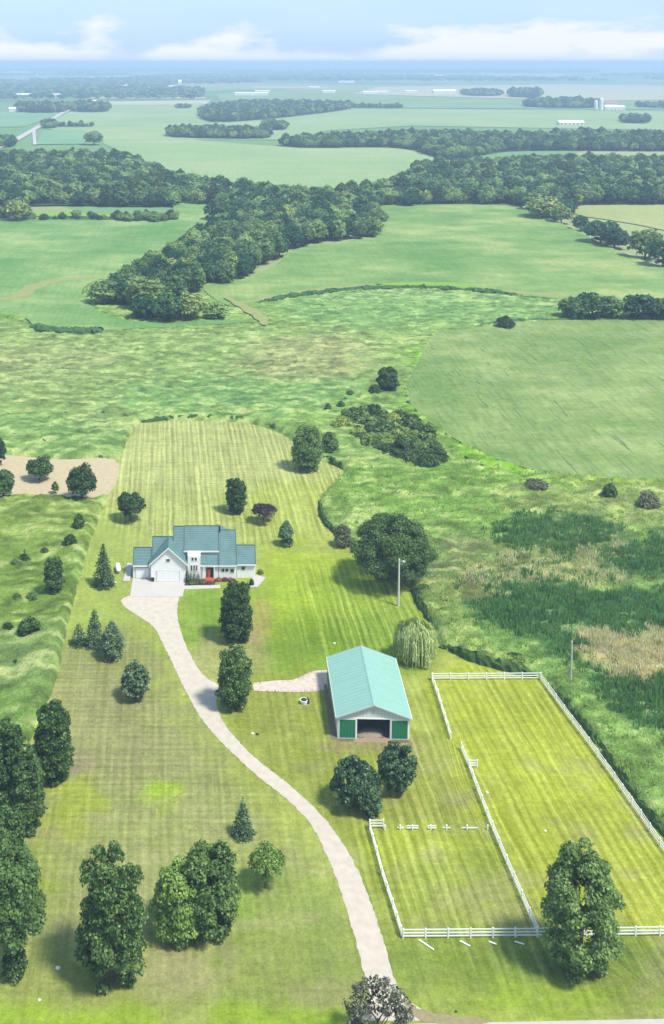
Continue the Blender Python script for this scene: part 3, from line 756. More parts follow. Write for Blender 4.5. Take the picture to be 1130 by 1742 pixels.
T = tree
T('oak_tree', 'huge dark spreading oak behind the white pole, largest tree on the lawn', 'tree', 664, 990, 868, 140, 'oak', 'oak', .42, 1.0, .03, .03, lobef=.22)
T('maple_tree', 'tall narrow dark tree in front of the right wing of the house', 'tree', 402, 1090, 984, 56, 'column', 'maple', .36, 1.15, .0)
T('maple_tree', 'egg-shaped dark tree beside the fork of driveway and barn path', 'tree', 398, 1204, 1096, 62, 'column', 'maple', .36, 1.15, .03)
T('spruce_tree', 'pointed dark spruce beside the white tank left of the garage', 'tree', 176, 996, 922, 40, 'spruce', 'spruce', .42, 1.8, .03)
T('spruce_tree', 'pointed dark spruce, middle and tallest of the clump below the turnaround', 'tree', 161, 1098, 1032, 38, 'spruce', 'spruce', .42, 1.8, .03)
T('spruce_tree', 'low dark spruce at the left end of the clump by the meadow edge', 'tree', 134, 1096, 1058, 34, 'spruce', 'spruce', .38, 1.2, .03)
T('pine_tree', 'loose bluish pine at the right end of the evergreen clump', 'tree', 190, 1120, 1054, 54, 'taper', 'blue', .42, .8, .0, lobef=.24)
T('pine_tree', 'rounded grey-green pine alone in the dry left lawn', 'tree', 230, 1189, 1121, 50, 'egg', 'blue', .4, 1.0, .0, lobef=.22)
T('spruce_tree', 'small tight cone-shaped spruce in the curve of the driveway', 'tree', 413, 1421, 1358, 41, 'spruce', 'spruce', .3, 1.5, .02)
T('poplar_tree', 'dark tall tree standing furthest back in the row at the left lawn edge', 'tree', 90, 1326, 1192, 68, 'column', 'maple', .4, 1.2, .0)
T('poplar_tree', 'dark tree at the frame edge, left of the back tree of the row', 'tree', 14, 1400, 1218, 70, 'column', 'maple', .4, 1.2, .0)
T('poplar_tree', 'dark tree with drooping right side, middle of the row at left', 'tree', 46, 1412, 1262, 62, 'column', 'oak', .4, 1.2, .0)
T('poplar_tree', 'half-seen dark tree where the row meets the birch', 'tree', 12, 1500, 1370, 66, 'column', 'oak', .4, 1.1, .05)
T('birch_tree', 'tall dark-leaved birch with a white trunk at the lower left edge', 'tree', 24, 1664, 1430, 104, 'column', 'oak', .42, 1.0, .22, bark='birch')
T('shrub', 'dark shrub at the foot of the birch with the white trunk', 'shrub', 24, 1660, 1602, 48, 'bush', 'maple', .34, .8, .02, crown='foliage')
T('poplar_tree', 'big tall shaggy tree in the lower left lawn, tallest there', 'tree', 192, 1666, 1426, 122, 'column', 'maple', .42, 1.0, .0, lobef=.24)
T('maple_tree', 'broad light-topped tree, left one of the touching pair', 'tree', 305, 1592, 1458, 92, 'column', 'bright', .42, 1.1, .0)
T('maple_tree', 'darker taller tree, right one of the touching pair', 'tree', 356, 1586, 1432, 104, 'column', 'maple', .42, 1.1, .02, lobef=.28)
T('ornamental_tree', 'small light-green tree with an open crown beside the touching pair', 'tree', 452, 1511, 1434, 64, 'umbrella', 'bright', .36, .7, .25, .25)
T('spruce_tree', 'full dark evergreen in front of the barn, left of the two larger ones', 'tree', 604, 1372, 1284, 84, 'egg', 'spruce', .42, 1.1, .0, lobef=.2)
T('spruce_tree', 'small dark evergreen tucked at the right foot of a larger one', 'tree', 630, 1386, 1328, 40, 'column', 'spruce', .36, 1.1, .0, lobef=.3)
T('spruce_tree', 'rounded evergreen right in front of the barn opening', 'tree', 675, 1347, 1262, 66, 'round', 'spruce', .42, 1.1, .03, lobef=.22)
T('linden_tree', 'big dense conical tree growing through the white paddock fence', 'tree', 985, 1646, 1410, 134, 'cone', 'maple', .42, 1.0, .0, lobef=.24)
T('crab_apple_tree', 'twiggy dark tree by the road at the mouth of the driveway', 'tree', 642, 1792, 1676, 122, 'round', 'crab', .36, .45, .1, .2, lobef=.17)
T('maple_tree', 'round dark tree on the back lawn left of the house', 'tree', 222, 886, 835, 48, 'round', 'oak', .45, 1.2, .1)
T('maple_tree', 'tall oval dark tree on the striped back lawn', 'tree', 402, 872, 809, 37, 'column', 'maple', .45, 1.2, .02)
T('plum_tree', 'low umbrella-shaped purple tree behind the house', 'tree', 449, 889, 856, 44, 'umbrella', 'purple', .42, 1.0, .3)
T('spruce_tree', 'small dark spruce on the lawn right of the purple tree', 'tree', 487, 928, 881, 33, 'taper', 'spruce', .4, 1.2, .03)
T('maple_tree', 'dark tree at the far right corner of the back lawn', 'tree', 523, 799, 720, 54, 'column', 'maple', .5, 1.1, .0)
T('shrub', 'dull grey-pink bush against the left side of the oak', 'shrub', 584, 929, 889, 34, 'bush', 'grey', .4, .9, .02, crown='foliage')
T('box_elder_tree', 'dark tree on the bare plot touching its right end', 'tree', 140, 853, 786, 52, 'round', 'oak', .5, .9, .05)
T('maple_tree', 'round tree in the middle of the bare plot', 'tree', 67, 817, 774, 44, 'round', 'maple', .5, 1.1, .06)
T('sapling', 'tiny dark sapling on the bare plot between two trees', 'tree', 94, 840, 818, 12, 'egg', 'oak', .4, 1.1, .05)
T('maple_tree', 'dark tree cut by the left edge below the bare plot', 'tree', 6, 851, 796, 36, 'round', 'oak', .5, 1.1, .06)
T('maple_tree', 'dark tree cut by the left edge above the bare plot', 'tree', -2, 792, 740, 24, 'egg', 'oak', .5, 1.1, .06)
T('shrub', 'upright dark bush on the left property line, upper of two', 'shrub', 134, 908, 872, 20, 'egg', 'maple', .42, 1.1, .02, crown='foliage')
T('shrub', 'round dark bush on the left property line, lower of two', 'shrub', 119, 934, 907, 26, 'bush', 'maple', .42, 1.1, .02, crown='foliage')
T('cedar_tree', 'ragged upright evergreen standing in the left meadow', 'tree', 92, 1014, 942, 36, 'column', 'oak', .42, .8, .03, .2)
T('cedar_tree', 'very thin small evergreen in the left meadow', 'tree', 42, 956, 929, 9, 'spruce', 'spruce', .4, 1.4, .02)
T('shrub', 'wide low dark bush in the left meadow above the pale grass', 'shrub', 50, 1080, 1048, 42, 'bush', 'maple', .42, .9, .02, crown='foliage')
T('shrub', 'tiny dark bush in the left meadow below the thin evergreen', 'shrub', 29, 1021, 1008, 16, 'bush', 'oak', .4, 1, .02, crown='foliage')
T('maple_tree', 'tall dark tree at the corner of the right crop field', 'tree', 660, 669, 619, 38, 'column', 'oak', .6, 1.1, .04)
T('shrub', 'round dark bush left of the tree at the field corner', 'shrub', 638, 674, 652, 22, 'bush', 'oak', .5, 1.1, .02, crown='foliage')
for i, (x, b, t, w, l) in enumerate([(596,675,663,16,'small dark meadow bush, topmost of the little chain'), (588,685,675,11,'tiny dark meadow bush, second of the little chain'),
      (580,696,681,16,'small dark meadow bush in the middle of the little chain'), (558,701,685,13,'dark meadow bush standing apart left of the little chain'), (587,708,695,20,'low dark meadow bush at the bottom of the little chain')]):
    T('shrub', l, 'shrub', x, b, t, w, 'bush', 'oak', .5, 1, .02, crown='foliage', group='small bushes in the meadow')
T('shrub', 'leafy bush directly right of the tree at the lawn corner', 'shrub', 560, 772, 732, 34, 'bush', 'maple', .5, 1, .02, crown='foliage')
T('shrub', 'dark ragged bush on the right field margin, left of the others', 'shrub', 912, 838, 812, 46, 'bush', 'grey', .5, .6, .02, crown='foliage')
T('shrub', 'upright dark bush on the margin of the right field', 'shrub', 1037, 852, 820, 26, 'egg', 'oak', .5, .9, .02, crown='foliage')
T('shrub', 'reddish-green bush on the margin near the right edge', 'shrub', 1103, 868, 832, 38, 'bush', 'grey', .5, .8, .02, crown='foliage')
T('shrub', 'low dark shrub by the ditch at the far corner of the right field', 'shrub', 860, 560, 536, 38, 'bush', 'oak', .7, 1, .02, crown='foliage')

# weeping willow: domed top with hanging strands
def willow(px, by, top, w):
    x, y = G(px, by); Ht = Zat(top, y); s = (by-HOR)*ct/CAM_H; Rw = w/2/s
    n = 620; a = rs.rand(n)*6.283; rr = Rw*np.sqrt(rs.rand(n))*.95
    zt = Ht*(.62+.38*np.sqrt(np.clip(1-(rr/Rw)**2, 0, 1)))*(.95+.07*np.sin(a*5)); V = []; Fq = []
    P_ = []; N_ = []; S_ = []
    for i in range(n):
        ln = zt[i]*(.45+.5*rs.rand()) if rr[i] > Rw*.45 else zt[i]*.3
        m = int(ln/.42)+2; ox, oy = math.cos(a[i]), math.sin(a[i])
        for k in range(m):
            u = k/m; q = rr[i]+.5*math.sin(u*1.5)+.12*rs.randn()
            P_.append((ox*q, oy*q, max(.15, zt[i]-ln*u))); N_.append((ox+rs.randn()*.4, oy+rs.randn()*.4, .5-.4*u)); S_.append(1)
    P_ = np.array(P_); N_ = np.array(N_); N_ /= np.linalg.norm(N_, axis=1, keepdims=True)
    Tn = np.cross(N_, np.array([0, 0, 1.]))+rs.randn(len(P_), 3)*.08; Tn /= np.linalg.norm(Tn, axis=1, keepdims=True)
    B = np.cross(N_, Tn); V = np.stack([P_-B*.42, P_+Tn*.11, P_+B*.42, P_-Tn*.11], 1).reshape(-1, 3)
    cm = mesh_np('crown', V, np.arange(len(V)).reshape(-1, 4), M['pale'])
    t = MB(); limb_mesh(t, (0, 0, -.2), (0, 0, Ht*.6), .3, .18)
    for k in range(8):
        an = k*.785; limb_mesh(t, (0, 0, Ht*.4), (math.cos(an)*Rw*.6, math.sin(an)*Rw*.6, Ht*.8), .12, .04, 5)
    place_tree('willow_tree', 'pale weeping willow behind the right corner of the barn', 'tree', px, by, cm, t.mesh('trunk', M['bark']))
willow(706, 1123, 1056, 70)

# hedgerow thicket in the back meadow, made of single bushes
bush_protos = [tree_meshes('bush', 2.6, 3.4+.5*k, M[m], .55, .9, .02) for k, m in enumerate(['oak', 'maple', 'lime', 'maple', 'oak'])]
def scatter_poly(poly, step, jit=.35, seed=1):
    P = smooth(Gn(poly), 3); r = random.Random(seed); out = []
    xs = np.arange(P[:, 0].min(), P[:, 0].max(), step); ys = np.arange(P[:, 1].min(), P[:, 1].max(), step)
    X, Y = np.meshgrid(xs, ys); X = X+(np.arange(X.shape[0]) % 2)[:, None]*step/2
    q = np.random.RandomState(seed); X = X+(q.rand(*X.shape)-.5)*2*jit*step; Y = Y+(q.rand(*Y.shape)-.5)*2*jit*step
    X, Y = X.ravel(), Y.ravel(); k = sdf(X, Y, P) > 0
    return np.stack([X[k], Y[k]], 1)
pts = scatter_poly([(566,722),(590,735),(640,770),(700,796),(745,796),(748,780),(725,745),(690,715),(620,715),(590,712)], 3.9, seed=3)
for i, (x, y) in enumerate(pts):
    rw = row(x, y); near = rw > 722 + (math.dist((x, y), G(640, 740))*0)
    k = random.choice([0, 1, 4]) if random.random() < .3 or rw > 770 else random.choice([2, 3, 2])
    lab = 'bright yellow-green bush in the thicket of the back meadow' if k == 2 else 'dark rounded bush in the thicket of the back meadow'
    e = empty('thicket_bush', (x, y, 0), random.random()*6.28, label=lab, cat='bush', group='bright bushes in the meadow thicket' if k == 2 else 'dark bushes in the meadow thicket')
    s = .8+.65*random.random(); e.scale = (s*1.05, s, s*(.6+.35*random.random()))
    obj('foliage', bush_protos[k][0], e); obj('stems', bush_protos[k][1], e)

pts = scatter_poly([(704,985),(735,985),(800,1060),(850,1105),(905,1140),(880,1142),(800,1112),(755,1085),(728,1035)], 4.2, .45, seed=12)
for i, (x, y) in enumerate(pts):
    e = empty('scrub_bush', (x, y, 0), random.random()*6.28, label='pale scrubby bush on the marsh edge between the oak and the paddock', cat='bush', group='scrub along the marsh edge')
    sx = .35+.4*random.random(); e.scale = (sx*1.2, sx, sx*.75); k = random.choice([2, 2, 1])
    obj('foliage', bush_protos[k][0], e); obj('stems', bush_protos[k][1], e)
pts = scatter_poly([(5,870),(80,870),(70,1080),(0,1170),(-20,1100)], 11, .48, seed=15)
for i, (x, y) in enumerate(pts):
    e = empty('scrub_bush', (x, y, 0), random.random()*6.28, label='small green bush half lost in the rough left meadow', cat='bush', group='small bushes in the left meadow')
    sx = .22+.3*random.random(); e.scale = (sx*1.2, sx, sx*.75); k = random.choice([1, 3, 4])
    obj('foliage', bush_protos[k][0], e); obj('stems', bush_protos[k][1], e)
# ---- woods
def far_tree(seed, mat, Rf=5., Ht=11., leaf=1.15, dens=.75, kind='round', z0f=.1):
    return tree_meshes(kind, Rf, Ht, M[mat], leaf, dens, z0f, lobef=.36)
wprot = [far_tree(i, m, r, h, kind=k, z0f=.06) for i, (m, r, h, k) in enumerate([('wood', 5.2, 12, 'round'), ('wood', 4.6, 13.5, 'egg'), ('wood', 5.6, 12.5, 'oak'), ('wood', 4.4, 11.5, 'egg'), ('wood', 5.0, 14, 'oak'), ('woodlight', 5.0, 11, 'round')])]
def wtree(x, y, k, s, label, group, name='woodland_tree'):
    e = empty(name, (x, y, 0), random.random()*6.28, label=label, cat='tree', group=group); e.scale = (s*1.05, s*1.05, s)
    obj('crown', wprot[k][0], e); obj('trunk', wprot[k][1], e)
def wtree_px(px, by, top, w, k, label, group=None, name='woodland_tree'):
    x, y = G(px, by); s = (by-HOR)*ct/CAM_H; h = Zat(top, y); e = empty(name, (x, y, 0), random.random()*6.28, label=label, cat='tree', group=group)
    bb = wprot[k][0]; hh = [12, 13.5, 12.5, 11.5, 14, 11][k]; rr = [5.2, 4.6, 5.6, 4.4, 5.0, 5.0][k]
    e.scale = (w/2/s/rr, w/2/s/rr, h/hh); obj('crown', bb, e); obj('trunk', wprot[k][1], e)
for a in [(178,520,474,62,0,'dark round tree at the left tip of the long wood'), (208,522,482,40,3,'small dark tree beside the left tip of the long wood'),
          (250,528,468,72,5,'broad yellow-topped tree near the lower end of the long wood'), (245,545,500,52,2,'dark tree in front of the yellow-topped one at the wood end'),
          (285,550,498,62,0,'dark round tree at the lowest edge of the long wood'), (325,548,494,52,5,'yellow-green round tree at the low end of the long wood'),
          (300,540,480,60,4,'tall tree behind the lowest edge of the long wood'), (366,546,512,42,3,'small dark tree at the right tip of the long wood')]:
    wtree_px(*a)
pts = scatter_poly([(205,524),(300,520),(335,500),(400,480),(465,450),(498,424),(600,409),(634,404),(624,385),(600,365),(380,372),(365,387),(312,426),(252,462),(206,492)], 8.8, seed=5)
pts = pts[np.argsort(pts[:, 1])]
for x, y in pts[:215]:
    k = random.choices(range(6), [4, 4, 4, 4, 3, 1.2])[0]
    rw_ = row(x, y); px_ = AX+FPX*x/(y*ct+CAM_H*st)
    mid_ = np.interp(rw_, [370, 400, 425, 460, 500, 530], [490, 470, 400, 350, 285, 260])
    side = 'left edge' if px_ < mid_-55 else 'right edge' if px_ > mid_+55 else 'left half' if px_ < mid_ else 'right half'
    part_ = 'lower end' if rw_ > 500 else 'lower part' if rw_ > 470 else 'middle' if rw_ > 435 else 'upper part' if rw_ > 405 else 'top end'
    look = ['rounded leafy', 'tall egg-shaped', 'broad-crowned', 'narrow upright', 'very tall broad', 'pale yellow-green'][k]
    lb = f'{look} tree on the {side} of the long wood, {part_}'
    wtree(x, y, k, .82+.42*random.random(), lb, f'{look} trees on the {side} of the long wood {part_}')
rest_pts = [pts[215:]]
# clumps and rows at the right
for a in [(975,544,500,52,2,'dark tree at the left end of the clump on the right field edge'), (1008,545,494,56,0,'round tree in the middle of the clump on the right field edge'),
          (1040,544,500,48,1,'smaller tree at the right end of the clump on the field edge'), (1085,545,496,60,0,'dark round tree beyond a gap on the right field edge'),
          (1122,545,502,56,2,'dark tree cut by the right edge, on the field edge'),
          (988,392,364,30,3,'small dark tree in the diagonal row at right, second from the top'), (1022,415,370,60,0,'broad tree in the diagonal row at right'),
          (1045,422,382,50,2,'darker tree below the broad one in the diagonal row'), (1098,440,386,58,5,'light-topped tree in the diagonal row near the right edge'),
          (1128,455,402,58,0,'dark tree at the lower end of the diagonal row, cut by the frame'), (925,372,332,66,5,'pale round tree where the diagonal row leaves the wood'),
          (955,380,348,36,5,'small pale tree at the top of the diagonal row'), (160,246,219,34,2,'lone round tree in the far field near the country road'),
          (28,378,334,48,5,'pale round tree on the bright strip at left'), (75,377,362,18,3,'tiny dark tree on the bright strip at left')]:
    wtree_px(*a)

# geometry-node scatter of shared trees for masses nobody could count
def proto_collection(name, pairs):
    c = bpy.data.collections.new(name)
    for cm, tm in pairs:
        me = cm.copy()
        if tm is not None:
            import bmesh
            b = bmesh.new(); b.from_mesh(cm); k = len(b.faces); b.from_mesh(tm); b.faces.ensure_lookup_table()
            for f in b.faces[k:]: f.material_index = 1
            me = bpy.data.meshes.new(name); me.materials.append(cm.materials[0]); me.materials.append(tm.materials[0]); b.to_mesh(me); b.free()
        c.objects.link(bpy.data.objects.new(name + '_source', me))
    return c
def scatter(name, pts, z, scl, col, **kw):
    n = len(pts); V = np.zeros((n, 3)); V[:, :2] = pts; V[:, 2] = z
    me = mesh_np(name, V, np.zeros((0, 4)))
    for an, val in (('sc', scl), ('rz', rs.rand(n)*6.283)):
        a = me.attributes.new(an, 'FLOAT', 'POINT'); a.data.foreach_set('value', np.asarray(val, np.float32))
    o = obj(name, me, **kw)
    ng = bpy.data.node_groups.new(name, 'GeometryNodeTree')
    ng.interface.new_socket('Geometry', in_out='INPUT', socket_type='NodeSocketGeometry')
    ng.interface.new_socket('Geometry', in_out='OUTPUT', socket_type='NodeSocketGeometry')
    gi = ng.nodes.new('NodeGroupInput'); go = ng.nodes.new('NodeGroupOutput')
    ip = ng.nodes.new('GeometryNodeInstanceOnPoints'); ci = ng.nodes.new('GeometryNodeCollectionInfo')
    ci.inputs['Collection'].default_value = col; ci.inputs['Separate Children'].default_value = True; ci.inputs['Reset Children'].default_value = True
    ip.inputs['Pick Instance'].default_value = True
    def named(nm):
        a = ng.nodes.new('GeometryNodeInputNamedAttribute'); a.data_type = 'FLOAT'; a.inputs['Name'].default_value = nm; return a.outputs['Attribute']
    cb = ng.nodes.new('ShaderNodeCombineXYZ'); ng.links.new(named('rz'), cb.inputs[2])
    ng.links.new(gi.outputs[0], ip.inputs['Points']); ng.links.new(ci.outputs[0], ip.inputs['Instance'])
    ng.links.new(cb.outputs[0], ip.inputs['Rotation']); ng.links.new(named('sc'), ip.inputs['Scale'])
    ng.links.new(ip.outputs[0], go.inputs[0])
    m = o.modifiers.new('scatter', 'NODES'); m.node_group = ng
    return o
fp = [far_tree(i, 'wood', r, h, leaf=1.7, dens=.9, kind=k, z0f=.04) for i, (r, h, k) in enumerate([(5.6, 11, 'round'), (5.4, 12.5, 'egg'), (6.4, 12, 'round'), (5.0, 10.5, 'egg'), (6.8, 12.5, 'bush')])]+[far_tree(7, 'woodlight', 5.2, 10, leaf=1.6, dens=.9, kind='round', z0f=.04), far_tree(8, 'oak', 5.0, 14, leaf=1.6, dens=.9, kind='egg', z0f=.04)]
fcol = proto_collection('forest_tree', fp)
def wood(poly, step, label, s0=.9, s1=.5, seed=9, extra=None, name='forest'):
    p = scatter_poly(poly, step, seed=seed)
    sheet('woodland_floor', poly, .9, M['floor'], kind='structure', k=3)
    if extra is not None: p = np.concatenate([p]+extra)
    return scatter(name, p, 0, s0+s1*rs.rand(len(p)), fcol, kind='stuff', label=label)
wood([(-300,350),(-20,352),(120,350),(230,352),(370,350),(375,352),(385,372),(600,365),(640,400),(640,352),(620,340),(480,338),(440,332),(330,320),(250,295),(210,275),(120,272),(0,272),(-300,268)], 10.5, 'broad band of dark woods crossing the picture at left', extra=rest_pts, seed=21)
wood([(600,352),(760,351),(860,350),(900,358),(935,372),(975,366),(968,350),(1130,347),(1600,345),(1600,282),(1130,281),(900,282),(800,290),(735,285),(700,305),(655,326)], 10.5, 'large dark forest filling the right middle distance', seed=23)
wood([(490,243),(490,250),(545,252),(620,251),(690,253),(735,266),(780,272),(830,262),(900,256),(1130,257),(1600,256),(1600,232),(1130,236),(1000,232),(880,236),(740,233),(600,238)], 10, 'long dark strip of forest behind the larger forest at right', .85, .5, seed=22)
wood([(300,234),(444,236),(444,228),(305,226)], 8, 'dense rectangular dark plantation in the far fields', 1.1, .2, 24)
wood([(348,205),(420,206),(582,188),(582,180),(420,178),(350,188)], 13, 'long dark wood beyond the plantation', 1.1, .4, 25)
wood([(450,221),(484,221),(484,214),(450,213)], 10, 'small dark grove in the far field right of the plantation', .9, .3, 26)
wood([(35,191),(108,191),(108,183),(36,182)], 13, 'dark grove beside the far country road', 1.2, .4, 27)
wood([(125,190),(180,190),(178,181),(125,180)], 14, 'low dark trees along the far road', 1.0, .5, 28)
wood([(75,218),(95,218),(95,212),(75,211)], 10, 'small trees at the bend of the far road', .8, .3, 29)
wood([(98,216),(152,216),(152,213),(98,213)], 13, 'thin tree line across the far field at left', .5, .3, 30)
wood([(-60,252),(18,250),(18,240),(-60,240)], 9, 'trees at the left edge by the far road', .7, .4, 31)
wood([(70,375),(205,378),(205,371),(90,371)], 9, 'scattered small trees on the bright strip at left', .3, .35, 32)
wood([(205,379),(292,381),(292,372),(205,371)], 7, 'low dark thicket at the end of the bright strip', .45, .25, 33)
wood([(-30,372),(55,374),(50,362),(-30,362)], 11, 'bushes along the left end of the bright strip', .5, .4, 34)
wood([(895,182),(1010,184),(1010,176),(925,174)], 13, 'dark trees left of the white far farm', 1.1, .6, 35)
wood([(1060,209),(1100,210),(1100,203),(1062,203)], 11, 'round grove right of the white sheds', 1.0, .3, 36)
wood([(872,165),(915,166),(915,160),(874,160)], 16, 'pair of dark groves in the far plain', 1.8, .5, 37)
wood([(795,163),(850,163),(845,158),(790,158)], 18, 'faint grove near the white far buildings', 1.2, .5, 38)
wood([(580,183),(675,184),(675,181),(580,181)], 13, 'dark hedge line in the far fields', .6, .3, 39)
wood([(300,184),(322,184),(322,181),(300,181)], 12, 'small dark hedge left of the long wood', .6, .3, 40)
wood([(1095,183),(1200,185),(1200,180),(1095,180)], 16, 'distant trees at the right edge', .9, .4, 41)
# far bands towards the horizon
pts = []
q = np.random.RandomState(5)
for (r0, r1, dn, seed) in [(168, 150, 30, 1), (150, 138, 38, 2), (138, 127, 55, 3), (127, 118, 80, 4), (118, 111, 130, 5)]:
    Ya, Yb = G(0, r0)[1], G(0, r1)[1]
    xs = np.arange(-.30*Yb, .52*Yb, dn); ys = np.arange(Ya, Yb, dn*2.0)
    X, Y = np.meshgrid(xs, ys); X = X+(q.rand(*X.shape)-.5)*dn; Y = Y+(q.rand(*Y.shape)-.5)*dn*2
    X, Y = X.ravel(), Y.ravel()
    v = fbm(X/1400, Y/2600, seed, 3); ok = v > .53
    px = AX+X/(Y+10)*FPX; rw = HOR+212800/(Y*1.0)
    if seed == 1: ok = (px < 345) & (rw < 169) & (v > .36)
    if seed == 2: ok |= (px < 700) & (v > .44)
    ok &= (X > -.22*Y) & (X < .46*Y)
    pts.append(np.stack([X[ok], Y[ok], np.full(ok.sum(), dn)], 1))
pts = np.concatenate(pts)
lump = [tree_meshes('round', 11, 13, M['wood'], 4.0, .8, .0) for _ in range(2)]
scatter('distant_woods', pts[:, :2], 0, (.75+.6*rs.rand(len(pts)))*np.clip(pts[:, 2]/38, .9, 2.2), proto_collection('far_wood_clump', lump), kind='stuff', label='faint blue woods scattered to the horizon')
print('distant', len(pts))

# ------------------------------------------------------------------ tussocks over the meadow
def tuft(n, h, r, mat, w=.09, lean=.5):
    b = MB()
    for i in range(n):
        a = rs.rand()*6.283; q = r*math.sqrt(rs.rand()); x, y = math.cos(a)*q, math.sin(a)*q
        hh = h*(.6+.5*rs.rand()); l = lean*rs.rand()*hh; ta = rs.rand()*3.14; dx, dy = math.cos(ta)*w, math.sin(ta)*w
        ex, ey = x+math.cos(a)*l, y+math.sin(a)*l
        b.poly([(x-dx, y-dy, -.25), (x+dx, y+dy, -.25), ((x+ex)/2+dx*.8, (y+ey)/2+dy*.8, hh*.6), (ex, ey, hh), ((x+ex)/2-dx*.8, (y+ey)/2-dy*.8, hh*.6)])
    return b.mesh('tuft', mat)
gmat = {k: leafmat(k+'_tuft', a, b_, .5, .12) for k, a, b_ in [('meadow', (.20, .34, .09), (.46, .54, .22)), ('cattail', (.06, .16, .06), (.22, .36, .14)), ('reed', (.5, .43, .33), (.78, .70, .58)), ('verge', (.11, .2, .04), (.24, .34, .08))]}
area = lambda polys: [smooth(Gn(p), 3) for p in polys]
dark_z = area([ell(955,915,105,33), [(1070,930),(1400,920),(1400,985),(1085,985)], [(845,1012),(920,998),(1020,1018),(1400,995),(1400,1085),(1000,1076),(950,1095),(880,1095),(815,1050)], [(890,1095),(980,1092),(998,1160),(1060,1225),(1200,1290),(1400,1450),(1400,1195),(1100,1175)]])
tan_z = area([[(990,1088),(1100,1082),(1400,1090),(1400,1172),(1080,1168),(1045,1140),(1005,1128)]])
olive_z = area([[(870,945),(1055,930),(1070,995),(1000,1012),(870,1005),(770,1010)]])
nT = 60000
Yr = 118+(540-118)*q.rand(nT*2)**1.15; Xr = (q.rand(nT*2)*(1130+80)-40-AX)/FPX*(Yr+10)
h_, s_ = meadow_h(Xr, Yr); ok = s_ > .5
Xr, Yr, h_ = Xr[ok][:nT], Yr[ok][:nT], h_[ok][:nT]
din = np.max([sdf(Xr, Yr, p) for p in dark_z], 0) + (fbm(Xr/5, Yr/4, 3)-.5)*14+(q.rand(len(Xr))-.5)*4-(q.rand(len(Xr)) < .25)*99
tin = np.max([sdf(Xr, Yr, p) for p in tan_z], 0) + (fbm(Xr/5, Yr/4, 6)-.5)*12+(q.rand(len(Xr))-.5)*4-(q.rand(len(Xr)) < .25)*99
oin = np.max([sdf(Xr, Yr, p) for p in olive_z], 0)
kd = (din > 0) | ((oin > 0) & (q.rand(len(Xr)) < .12)); kt = ((tin > 0) | ((oin > 0) & (q.rand(len(Xr)) < .3))) & ~kd; km = ~kd & (din > -50) & ~kt & (q.rand(len(Xr)) < .34)
for nm, k, mk, hh, lab in (('meadow_tussocks', km, 'meadow', .5, 'pale tussocks of long grass all over the meadow'), ('cattails', kd, 'cattail', 1.1, 'dark green cattails in the marsh at right'), ('dry_reeds', kt, 'reed', .9, 'dry tan reeds beside the marsh at right')):
    col = proto_collection(mk, [(tuft(13, hh, .75, gmat[mk], .10, .8 if mk == 'meadow' else .35), None) for _ in range(3)])
    scatter(nm, np.stack([Xr[k], Yr[k]], 1), h_[k]-.15, .6+.7*rs.rand(k.sum()), col, kind='stuff', label=lab)
if kd.sum() < 8000: print('cattails', kd.sum(), 'reeds', kt.sum(), 'meadow', km.sum())

# ------------------------------------------------------------------ fences
def fence(label, pts_px, spacing=3.1, h=1.35, rails=(.35, .8, 1.25), skip=()):
    P = Gn(pts_px); root = empty('paddock_fence', (P[0][0], P[0][1], 0), label=label, cat='fence')
    global _post, _rail
    off = np.array([P[0][0], P[0][1]])
    posts = [P[0]-off]
    for i in range(len(P)-1):
        d = P[i+1]-P[i]; ln = np.linalg.norm(d); n = max(1, round(ln/spacing))
        for k in range(1, n+1): posts.append(P[i]+d*k/n-off)
    for i, p in enumerate(posts):
        o = obj('post', _post, root, loc=(p[0], p[1], 0)); o.rotation_euler = (random.uniform(-.02, .02), random.uniform(-.02, .02), 0)
    for i in range(len(posts)-1):
        if i in skip: continue
        a, b = posts[i], posts[i+1]; d = b-a; ln = np.linalg.norm(d)
        for z_ in rails:
            o = obj('rail', _rail, root, loc=(a[0], a[1], z_)); o.rotation_euler = (0, random.uniform(-.008, .008), math.atan2(d[1], d[0])); o.scale = (ln, 1, 1)
    return root
pb = MB(); pb.box(-.085, .085, -.085, .085, -.3, 1.42); pb.poly([(-.1,-.1,1.421),(.1,-.1,1.421),(0,0,1.5)]); pb.poly([(.1,-.1,1.421),(.1,.1,1.421),(0,0,1.5)]); pb.poly([(.1,.1,1.421),(-.1,.1,1.421),(0,0,1.5)]); pb.poly([(-.1,.1,1.421),(-.1,-.1,1.421),(0,0,1.5)])
_post = pb.mesh('post', M['white']); pb = MB(); pb.box(.0, 1.0, -.03, .03, -.075, .075); _rail = pb.mesh('rail', M['white'])
fence('white three-rail fence along the road side of the paddocks', [(686,1597),(915,1595),(1330,1590)])
fence('white rail fence beside the driveway along the small paddock', [(683,1592),(668,1545),(650,1490),(641,1455),(629,1412)])
fence('short white fence piece at the top of the driveway-side fence', [(629,1409),(652,1409)], 1.8)
fence('long white fence between the small and the large paddock', [(915,1592),(888,1530),(862,1470),(838,1412),(812,1345),(798,1306),(785,1276)])
fence('short white fence stub pointing into the large paddock', [(799,1306),(812,1306)], 1.3)
fence('white fence on the left of the large paddock near the barn', [(767,1258),(757,1225),(745,1185),(735,1158)])
fence('white fence across the back of the large paddock', [(736,1157),(919,1156)])
fence('long white fence along the marsh side of the large paddock', [(920,1157),(960,1212),(1002,1268),(1045,1328),(1090,1392),(1140,1466),(1200,1560),(1225,1592)])
